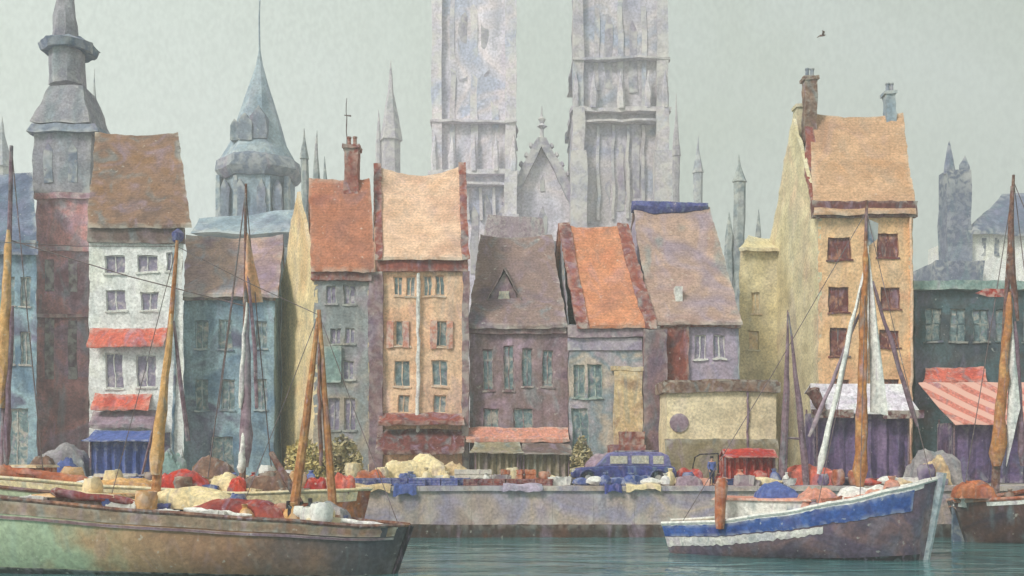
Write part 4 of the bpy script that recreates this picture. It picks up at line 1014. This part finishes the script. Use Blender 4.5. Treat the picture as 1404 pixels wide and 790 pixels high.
# cream heaps on quay
heap('tarpaulin', 'big cream tarpaulin heap on the quay below the dark shop awning', 'tarpaulin', 522,616,618,63.5,'cream_cloth',G,sy=1.0)
heap('tarpaulin', 'rust brown tarpaulin strip left of the big cream heap', 'tarpaulin', 484,530,640,62.0,'orange_cloth',G,sy=.6)
heap('tarpaulin', 'pale tan canvas heap right of the big cream heap', 'tarpaulin', 600,642,630,64,'tan_cloth',G,sy=.8)
heap('tarpaulin', 'grey canvas heap at the foot of the brick tower', 'tarpaulin', 58,124,602,66,'grey_cloth',G,sy=1.2)
heap('tarpaulin', 'small brown canvas heap in front of the grey heap', 'tarpaulin', 40,78,622,64,'brown_cloth',G,sy=.6)
heap('tarpaulin', 'small blue cloth heap in front of the grey canvas', 'tarpaulin', 78,106,622,63.6,'blue_cloth',G,sy=.5)
heap('tarpaulin', 'lilac tarpaulin heap behind the blue car', 'tarpaulin', 796,892,618,65.2,'mauve_cloth',G,sy=.9)
heap('tarpaulin', 'lilac pink heap of nets at the feet of the standing person', 'net', 925,962,650,61.0,'mauve_cloth',G,sy=.5)
heap('tarpaulin', 'brown sacks piled in front of the teal house', 'sacks', 262,322,622,65,'brown_cloth',G,sy=.8)
heap('tarpaulin', 'pale green canvas heap left of the brown sacks', 'tarpaulin', 220,256,614,65.5,'teal_trim',G,sy=.7)
heap('tarpaulin', 'blue tarpaulin on the fishing boat cabin', 'tarpaulin', 1036,1096,661,49.6,'blue_cloth',HC.at(.37,0).z+.72,sy=.7)
heap('tarpaulin', 'pink beige net heap on the fishing boat foredeck', 'net', 1092,1150,664,48.6,'salmon',HC.at(.6,0).z,sy=.7)
heap('tarpaulin', 'white canvas heap near the fishing boat bow', 'tarpaulin', 1150,1240,660,48.3,'white_paint',HC.at(.78,0).z,sy=.5)
heap('tarpaulin', 'ochre brown canvas heap on the dark cutter', 'tarpaulin', 1310,1362,658,56.4,'orange_cloth',HD.at(.3,0).z-.2,sy=.6)

# small goods: sacks, bales, baskets, barrels and crates
PAL = {'cream':'cream_cloth','white':'white_paint','red':'red_paint','blue':'blue_cloth','ochre':'ochre_cloth','maroon':'maroon_cloth','brown':'brown_cloth','orange':'orange_cloth','lilac':'mauve_cloth','grey':'grey_cloth','tan':'tan_cloth','purple':'purple_cloth','salmon':'salmon'}
def goods_mesh(kind):
    if kind == 'sack': return MB().lathe((0,0,0), [(.26,0),(.36,.12),(.34,.34),(.22,.52),(.09,.60),(.15,.70)], 9, 1.0, .8)
    if kind == 'bale': return MB().box((-.5,-.3,0),(.5,.3,.46)).box((-.3,-.31,-.0),(-.24,.31,.475)).box((.24,-.31,-.0),(.3,.31,.475))
    if kind == 'basket': return MB().lathe((0,0,0), [(.26,0),(.32,.2),(.38,.42),(.41,.44),(.34,.42),(.28,.25),(.2,.22)], 12)
    if kind == 'barrel': return MB().lathe((0,0,0), [(.26,0),(.33,.2),(.35,.42),(.33,.64),(.27,.84),(.24,.84),(.23,.80)], 12)
    if kind == 'bundle': return MB().tube([(-.7,0,.22),(-.4,.02,.24),(0,-.03,.25),(.4,.02,.22),(.75,0,.2)], [.1,.22,.25,.2,.08], 8, .12)
GP = {}
def good(kind, colour, loc, where):
    key = (kind, colour)
    if key not in GP:
        GP[key] = o = goods_mesh(kind).build(kind, PAL[colour], (0,0,0), wob=0.09, seg=0.25, fq=1.6)
    else:
        o = GP[key].copy(); COL.objects.link(o)
    o.location = loc; o.rotation_euler.z = R(-.5,.5) if kind in ('bale','bundle') else R(0,6.2); f = R(.8,1.35); o.scale = (f*R(.9,1.2), f, f*R(.8,1.15))
    o['label'] = colour+' '+kind+' '+where; o['category'] = kind; o['group'] = colour+' '+kind+'s '+where
def scatter(px0, px1, n, cols, place, where, kinds=('sack','bale','basket','barrel','bundle')):
    for i in range(n):
        px = px0+(px1-px0)*(i+R(.1,.9))/n
        good(random.choice(kinds), random.choice(cols), place(px), where)
random.seed(21)
onquay = lambda d0, d1: (lambda px: (lambda d: Vector((X(px,d),d,G+.004)))(R(d0,d1)))
def ondeck(H, D, v0, v1):
    return lambda px: H.at(max(.03,min(.86,H.tz(X(px,D)))), R(v0,v1))
scatter(482,640,14,['cream','white','blue','ochre','lilac','cream'],onquay(61.6,62.9),'among the goods in front of the big cream heap')
scatter(640,790,15,['orange','white','maroon','cream','orange','lilac'],onquay(61.3,63),'among the goods between the cream heap and the blue car')
scatter(796,930,9,['blue','white','blue','cream','lilac'],onquay(60.4,61.0),'on the quay edge in front of the blue car',('sack','bundle','bale'))
scatter(928,1066,14,['red','lilac','white','blue','cream','salmon'],onquay(60.5,62.2),'on the quay around the standing person')
scatter(14,250,22,['white','cream','grey','brown','white','ochre','red'],onquay(61.5,63.6),'on the quay in front of the blue market stall')
scatter(258,480,18,['white','cream','brown','blue','tan','red'],onquay(61.5,63.6),'on the quay in front of the teal house')
scatter(10,480,40,['white','cream','ochre','red','white','blue','cream','brown','orange'],ondeck(HB,50.5,-.2,.75),'on the deck of the boat behind the barge')
scatter(60,530,34,['white','cream','maroon','white','blue','ochre','cream','orange'],ondeck(HA,43,-.3,.8),'on the deck of the big barge')
scatter(1020,1250,18,['white','cream','lilac','white','blue','salmon'],ondeck(HC,49.2,-.1,.7),'on the deck of the blue and white fishing boat',('sack','bundle','bale','basket'))
scatter(1070,1300,20,['red','tan','white','purple','orange','grey','purple'],onquay(60.6,62.8),'on the quay in front of the white tent')
scatter(1310,1404,8,['orange','white','brown','ochre'],ondeck(HD,56.4,-.2,.7),'on the deck of the dark cutter')
# cloths and nets hung over the quay edge
def drape(label, px0, px1, drop, mat):
    a, b = X(px0,60), X(px1,60); g = []
    for r in range(6):
        row = []
        for c in range(13):
            u = c/12; x = a+(b-a)*u; dr = drop*(0.55+.6*noise.noise(Vector((x*1.7,3,px0*.1))))
            z, y = [(G+.05,61.0),(G+.09,60.3),(G+.08,59.84),(G-.1*dr,59.76),(G-.6*dr,59.74),(G-dr,59.72)][r]
            row.append(Vector((x+R(-.02,.02), y-.05*math.sin(u*17)-.05, z+.05*math.sin(u*9+r))))
        g.append(row)
    solo('net', MB().slab(g, (0,.03,.03)), mat, label, 'net', Vector(((a+b)/2,60,G)), wob=0.05, seg=0.35)
drape('ultramarine net hanging over the quay edge right of the barge bow', 540,572,.9,'blue_cloth')
drape('tan net hanging over the quay edge beside the ultramarine net', 484,536,.8,'tan_cloth')
drape('lilac net hanging over the quay edge below the maroon crates', 690,744,.5,'lilac_wall')
drape('dark blue net hanging over the quay edge below the car', 828,852,.7,'ultramarine')
drape('pale net hanging over the quay edge left of the fishing boat stern', 858,905,.45,'cream_cloth')

# market stalls
def stall(label, px0, px1, pyt, pym, D, canopy, cloth, dep=2.4, over=6, slope=True, curtain=True, posts='plum_spar'):
    a, b = X(px0,D), X(px1,D); t = thing('market_stall', label, 'stall', Vector(((a+b)/2,D,G)), 'market stalls on the quay')
    zt, zm = Z(pyt,D), Z(pym,D); o = X(over,D)-X(0,D)
    g = []
    for r in range(5):
        q = r/4; yy = D-.5+(dep+.5)*q*(.5 if slope else 1); zz = zm+(zt-zm)*q-0.12*math.sin(q*math.pi)
        g.append([Vector((a-o*(1-q)+(b-a+2*o*(1-q))*c/10+R(-.03,.03), yy, zz+R(-.03,.03))) for c in range(11)])
    if slope: g.append([Vector((p.x,D+dep,p.z-.5)) for p in g[-1]])
    part('canopy', MB().slab(g, (0,0,-.07)), canopy, t, wob=0.04)
    mb = MB()
    for x in (a+.1,b-.1):
        for y in (D,D+dep-.1): mb.tube([(x,y,G),(x,y,zm+(0 if y == D else .3))], 0.06, 6)
    part('post', mb, posts, t, wob=0.02)
    if curtain:
        g = []
        for r in range(5):
            g.append([Vector((a+(b-a)*c/24, D+.12+0.16*math.sin(c*1.7)+R(-.03,.03), zm-.05-(zm-G-.1)*r/4)) for c in range(25)])
        part('curtain', MB().slab(g, (0,.04,0)), cloth, t, wob=0.05)
        part('side_cloth', MB().box((a,D+.2,G),(a+.05,D+dep,zm)).box((b-.05,D+.2,G),(b,D+dep,zm)), cloth, t, wob=0.06)
    part('counter', MB().box((a+.15,D+.35,G),(b-.15,D+.95,G+.95)), 'brown_cloth', t, wob=0.04)
    return t
stall('blue cloth market stall in front of the white house', 122,208,590,604,65.5,'blue_cloth','blue_cloth')
t = stall('white peaked market tent with purple hangings at the foot of the tall ochre house', 1118,1248,525,566,64,'tent_white','purple_cloth', over=10)
part('valance', MB().box((X(1206,64),63.25,Z(574,64)),(X(1260,64),63.42,Z(563,64))).box((X(1108,64),63.25,Z(573,64)),(X(1165,64),63.42,Z(562,64))), 'maroon', t, wob=0.06)
part('rolled_flap', bundle(P(1112,532,63.4),P(1130,566,63.2),0.42,0.3), 'maroon', t, wob=0.05)
t = stall('red and pink striped awning stall with purple hangings at the right edge', 1306,1470,524,580,65,'striped_canvas','purple_cloth', over=4)
cn = [o for o in t.children if o.name.startswith('canopy')][0]; bpy.data.objects.remove(cn)
g = []
for r in range(6):
    q = r/5; g.append([P(1310-50*q+(1475-1310+50*q)*c/12, 581-57*q+3*math.sin(q*3.1), 64.3+2.0*q)+Vector((R(-.03,.03),0,R(-.03,.03))) for c in range(13)])
part('canopy', MB().slab(g, (0,0,-.07)), 'striped_canvas', t, wob=0.05)
stall('olive canvas stall under the salmon awning', 650,712,606,620,67,'olive_cloth','olive_cloth')
stall('grey brown canvas stall left of the blue car', 716,782,608,622,67.2,'grey_brown','olive_cloth')
stall('red painted stall with low canopy behind the fishing boat stern', 992,1064,615,626,62.5,'red_paint','red_paint', dep=1.4, over=2)
heap('tarpaulin', 'orange red cloth heap below the white market tent', 'tarpaulin', 1066,1152,634,62.5,'red_cloth',G,sy=.8)
heap('tarpaulin', 'small red cloth heap left of the standing person', 'tarpaulin', 926,964,636,62.6,'red_paint',G,sy=.5)
heap('tarpaulin', 'teal grey canvas heap between the two right hand stalls', 'tarpaulin', 1246,1314,612,63.2,'grey_cloth',G,sy=.9)
heap('tarpaulin', 'pale tan sack heap below the striped awning', 'sacks', 1262,1300,624,62,'tan_cloth',G,sy=.6)

# bushes
def bush(label, px0, px1, py0, D, cols):
    a, b = X(px0,D), X(px1,D); c = Vector(((a+b)/2,D,G)); h = Z(py0,D)-G
    t = thing('shrub', label, 'shrub', c, 'shrubs on the quay')
    part('stem', MB().tube([c, c+Vector((.1,0,h*.6))], [0.07,0.03], 6).tube([c+Vector((.05,0,.2)), c+Vector((-.5,.1,h*.6))], [0.05,0.02], 6).tube([c+Vector((0,0,.2)), c+Vector((.6,-.1,h*.55))], [0.05,0.02], 6), 'brown_spar', t, wob=0)
    mb = MB()
    for i in range(3600):
        v = Vector((R(-1,1),R(-1,1),R(0,1)))
        if v.x**2+v.y**2+(v.z*1.05)**2 > 1+0.35*noise.noise(v*2.3+c): continue
        p = c+Vector((v.x*(b-a)/2, v.y*.9, 0.1+v.z*h)); s = R(.10,.22)
        d1 = Vector((R(-1,1),R(-1,1),R(-1,1))).normalized()*s; d2 = d1.orthogonal().normalized()*s*.6
        mb.poly([p-d1,p+d2,p+d1,p-d2])
    part('foliage', mb, cols, t, wob=0)
wash('leaf_olive', (196,184,116), (206,192,128), (166,160,104), s=1.0, tide=0, grain=6)
wash('leaf_moss', (164,154,112), (178,166,122), (140,136,104), s=1.0, tide=0, grain=6)
bush('yellow green shrub between the legs of the ochre sheer mast', 386,452,600,64, 'leaf_olive')
bush('olive shrub right of the ochre sheer mast', 436,500,598,64.5, 'leaf_moss')
bush('dull green shrub in front of the pale doorway of the orange roofed house', 782,814,600,66.5, 'leaf_moss')

# old motor car on the quay
def car():
    D = 62.2; x0, x1 = X(782,D), X(926,D); L_ = x1-x0; z = G
    t = thing('parked_car', 'dark blue old motor car parked on the quay with pale windows', 'car', Vector(((x0+x1)/2,D,G)))
    def body(pts, hw): return MB().prism([Vector((x0+L_*u, D-hw, z+h)) for u, h in pts], (0,2*hw,0))
    part('body', body([(0.02,.45),(0.0,.7),(0.05,1.0),(0.30,1.15),(0.97,1.15),(1.0,.8),(0.98,.42)], .85), 'ultramarine', t, wob=0.05, bevel=0.06, seg=0.5)
    cabn = part('cabin', body([(0.24,1.13),(0.36,1.92),(0.42,2.02),(0.84,2.0),(0.92,1.8),(0.95,1.13)], .76), 'car_top', t, wob=0.05, bevel=0.05, seg=0.5)
    for u0, u1 in ((0.37,0.53),(0.57,0.73),(0.77,0.87)):
        part('side_window', MB().box((x0+L_*u0,D-.80,z+1.3),(x0+L_*u1,D-.765,z+1.78)), 'glass', cabn, wob=0.03)
    part('roof_rack', MB().box((x0+L_*.42,D-.6,z+2.03),(x0+L_*.82,D+.6,z+2.10)), 'purple_cloth', cabn, wob=0.04)
    part('running_board', MB().box((x0+L_*.22,D-1.0,z+.38),(x0+L_*.76,D-.8,z+.46)), 'white_paint', t, wob=0.02)
    for u in (0.16,0.82):
        c = Vector((x0+L_*u, D-.82, z+.42))
        def disc(r, y0, y1):
            return MB().tube([c+Vector((0,y0,0)),c+Vector((0,y1,0))], r, 16)
        w = part('wheel', disc(.42,-.12,.12), 'tyre', t, wob=0); part('rim', disc(.22,-.14,-.11), 'grey_cloth', w, wob=0)
        part('mudguard', MB().slab([[c+Vector((math.cos(a)*.52,-.16,math.sin(a)*.52)),c+Vector((math.cos(a)*.52,.14,math.sin(a)*.52))] for a in [math.pi*k/8 for k in range(9)]], (0,0,.06)), 'ultramarine', t, wob=0.02)
        c = c + Vector((0,1.64,0)); w = part('wheel', disc(.42,-.12,.12), 'tyre', t, wob=0)
    part('headlight', MB().lathe((x0+L_*.03,D-.55,z+.85),[(0.05,-.14),(.15,-.05),(.15,.08),(.05,.15)],8), 'glass', t, wob=0)
    part('bumper', MB().box((x0-.12,D-.8,z+.4),(x0-.02,D+.8,z+.52)), 'grey_cloth', t, wob=0.02)
car()

# black winch on the barge
cw = HA.at(HA.tz(X(412,42.6)), 0.1); D = cw.y
t = thing('winch', 'black iron deck winch on the barge foredeck with white rope coil', 'winch', cw)
part('base', MB().hexa([cw+Vector(q) for q in ((-.9,-.4,0),(1.0,-.4,0),(1.0,.4,0),(-.9,.4,0),(-.7,-.3,.22),(.5,-.3,.2),(.5,.3,.2),(-.7,.3,.22))]), 'black_iron', t, wob=0.03)
part('drum', MB().tube([cw+Vector((-.5,0,.5)),cw+Vector((-.3,0,.5)),cw+Vector((.1,0,.5)),cw+Vector((.3,0,.5))], [.36,.22,.22,.36], 12), 'black_iron', t, wob=0.02)
part('rope_coil', MB().tube([cw+Vector((-.28,0,.5)),cw+Vector((.08,0,.5))], .29, 12), 'white_paint', t, wob=0.02)
part('post', MB().box(cw+Vector((-.6,-.12,.1)), cw+Vector((-.48,.12,1.0))).box(cw+Vector((.3,-.12,.1)), cw+Vector((.42,.12,1.1))), 'black_iron', t, wob=0.03)
part('crank', MB().tube([cw+Vector((.42,0,.5)),cw+Vector((.6,-.1,.5)),cw+Vector((.7,-.2,.95))], .05, 6), 'black_iron', t, wob=0)
# spare brown spar leaning on the second boat
solo('spar', MB().tube([P(372,622,48.5),P(392,655,47.6),P(412,690,46.8)], [0.14,0.2,0.16], 7), 'brown_spar', 'short thick brown spar leaning down toward the black winch', 'spar', P(412,690,46.8), wob=0.03)
# orange post standing at the stern rail of the fishing boat
pp = HC.S(.235,.9,1,.16)
part('samson_post', MB().tube([Vector((pp.x,pp.y,Z(725,pp.y))),Vector((pp.x,pp.y,Z(715,pp.y))),Vector((pp.x+.02,pp.y,Z(690,pp.y))),Vector((pp.x+.04,pp.y,Z(665,pp.y))),Vector((pp.x+.04,pp.y,Z(655,pp.y)))], [0.2,0.25,0.27,0.3,0.17], 10), 'orange_cloth', tcx, wob=0.05)

# standing person on the quay
def person(label, px, D, zb, h=1.74, face=0.4, coat='dark_cloth', legs='dark_cloth'):
    c = Vector((X(px,D),D,zb)); s = h/1.75
    t = thing('person', label, 'person', c)
    def skin(name, verts, edges, rad, mat, root=0, par=t):
        me = bpy.data.meshes.new(name); me.from_pydata([Vector(v)*s for v in verts], edges, []); me.materials.append(MATS[mat])
        o = bpy.data.objects.new(name, me); COL.objects.link(o); o.parent = par
        md = o.modifiers.new('skin', 'SKIN'); md.use_smooth_shade = True
        for i, r in enumerate(rad): me.skin_vertices[0].data[i].radius = (r*s, r*s*.85)
        me.skin_vertices[0].data[root].use_root = True
        sd = o.modifiers.new('sub', 'SUBSURF'); sd.levels = sd.render_levels = 2
        return o
    V = [(0,0,.95),(0,0,1.15),(0,0,1.38),(0,0,1.48),(0,-.02,1.58),(0,-.02,1.72),(-.1,0,.9),(-.11,-.02,.5),(-.12,.02,.09),(-.13,-.14,.04),(.1,0,.9),(.12,.03,.5),(.13,.05,.09),(.14,-.11,.04),
         (-.2,0,1.40),(-.26,.02,1.12),(-.22,-.1,.90),(-.2,-.14,.80),(.2,0,1.40),(.27,.03,1.12),(.25,-.07,.88),(.24,-.1,.79)]
    E = [(0,1),(1,2),(2,3),(3,4),(4,5),(0,6),(6,7),(7,8),(8,9),(0,10),(10,11),(11,12),(12,13),(2,14),(14,15),(15,16),(16,17),(2,18),(18,19),(19,20),(20,21)]
    Rd = [.14,.14,.16,.06,.095,.085,.10,.07,.05,.045,.10,.07,.05,.045,.07,.05,.038,.035,.07,.05,.038,.035]
    b = skin('body', V, E, Rd, 'skin')
    skin('coat', [(0,0,.80),(0,0,1.15),(0,0,1.42),(-.2,0,1.40),(-.265,.02,1.12),(-.225,-.09,.93),(.2,0,1.40),(.275,.03,1.12),(.255,-.06,.91)], [(0,1),(1,2),(2,3),(3,4),(4,5),(2,6),(6,7),(7,8)], [.19,.175,.17,.085,.066,.055,.085,.066,.055], coat)
    skin('trousers', [(0,0,.95),(-.1,0,.9),(-.11,-.02,.5),(-.12,.02,.10),(.1,0,.9),(.12,.03,.5),(.13,.05,.10)], [(0,1),(1,2),(2,3),(0,4),(4,5),(5,6)], [.15,.115,.085,.068,.115,.085,.068], legs)
    hd = MB().lathe(c+Vector((0,.01,1.60))*1.0*Vector((1,1,s)).z if False else c+Vector((0,.015,1.62*s)), [(.10,0),(.115,.06),(.10,.13),(.03,.17)], 10)
    part('hair', hd, 'hair', t, wob=0)
    f = MB()
    for x in (-.035,.035): f.lathe(c+Vector((x,-.105*1.0,1.645*s)), [(0.002,-.012),(.014,0),(.002,.012)], 6)
    f.lathe(c+Vector((0,-.115,1.615*s)), [(.004,-.02),(.018,-.012),(.006,.03)], 6)
    part('face', f, 'hair', t, wob=0)
    t.rotation_euler.z = face
person('person in a dark blue coat standing at the quay edge', 976, 60.7, G+.005, coat='blue_cloth')
# quay rail near the person
t = thing('railing', 'short dark bent handrail on the quay behind the standing person', 'railing', P(975,664,63))
part('rail', MB().tube([P(950,640,63),P(953,627,63),P(960,623,63),P(985,622,63)], 0.05, 6), 'black_iron', t, wob=0)
part('post', MB().tube([P(950,640,63),P(950,665,63)], 0.05, 6).tube([P(985,622,63),P(985,665,63)], 0.05, 6), 'black_iron', t, wob=0)

# bird in the sky
b0 = P(1128,49,90); mb = MB()
mb.tube([b0+Vector((-.28,0,-.05)),b0+Vector((-.1,0,0)),b0+Vector((.12,0,.03)),b0+Vector((.25,0,.06))], [.03,.08,.08,.03], 6)
for sg in (1,-1): mb.slab([[b0+Vector((-.1,0,.04)),b0+Vector((.12,0,.05))],[b0+Vector((-.12,sg*.35,.2)),b0+Vector((.08,sg*.35,.22))],[b0+Vector((-.3,sg*.75,.12)),b0+Vector((-.22,sg*.75,.13))]], (0,0,.02))
solo('bird', mb, 'brown_spar', 'tiny brown bird flying in the open sky left above the tall ochre house', 'bird', b0, wob=0)
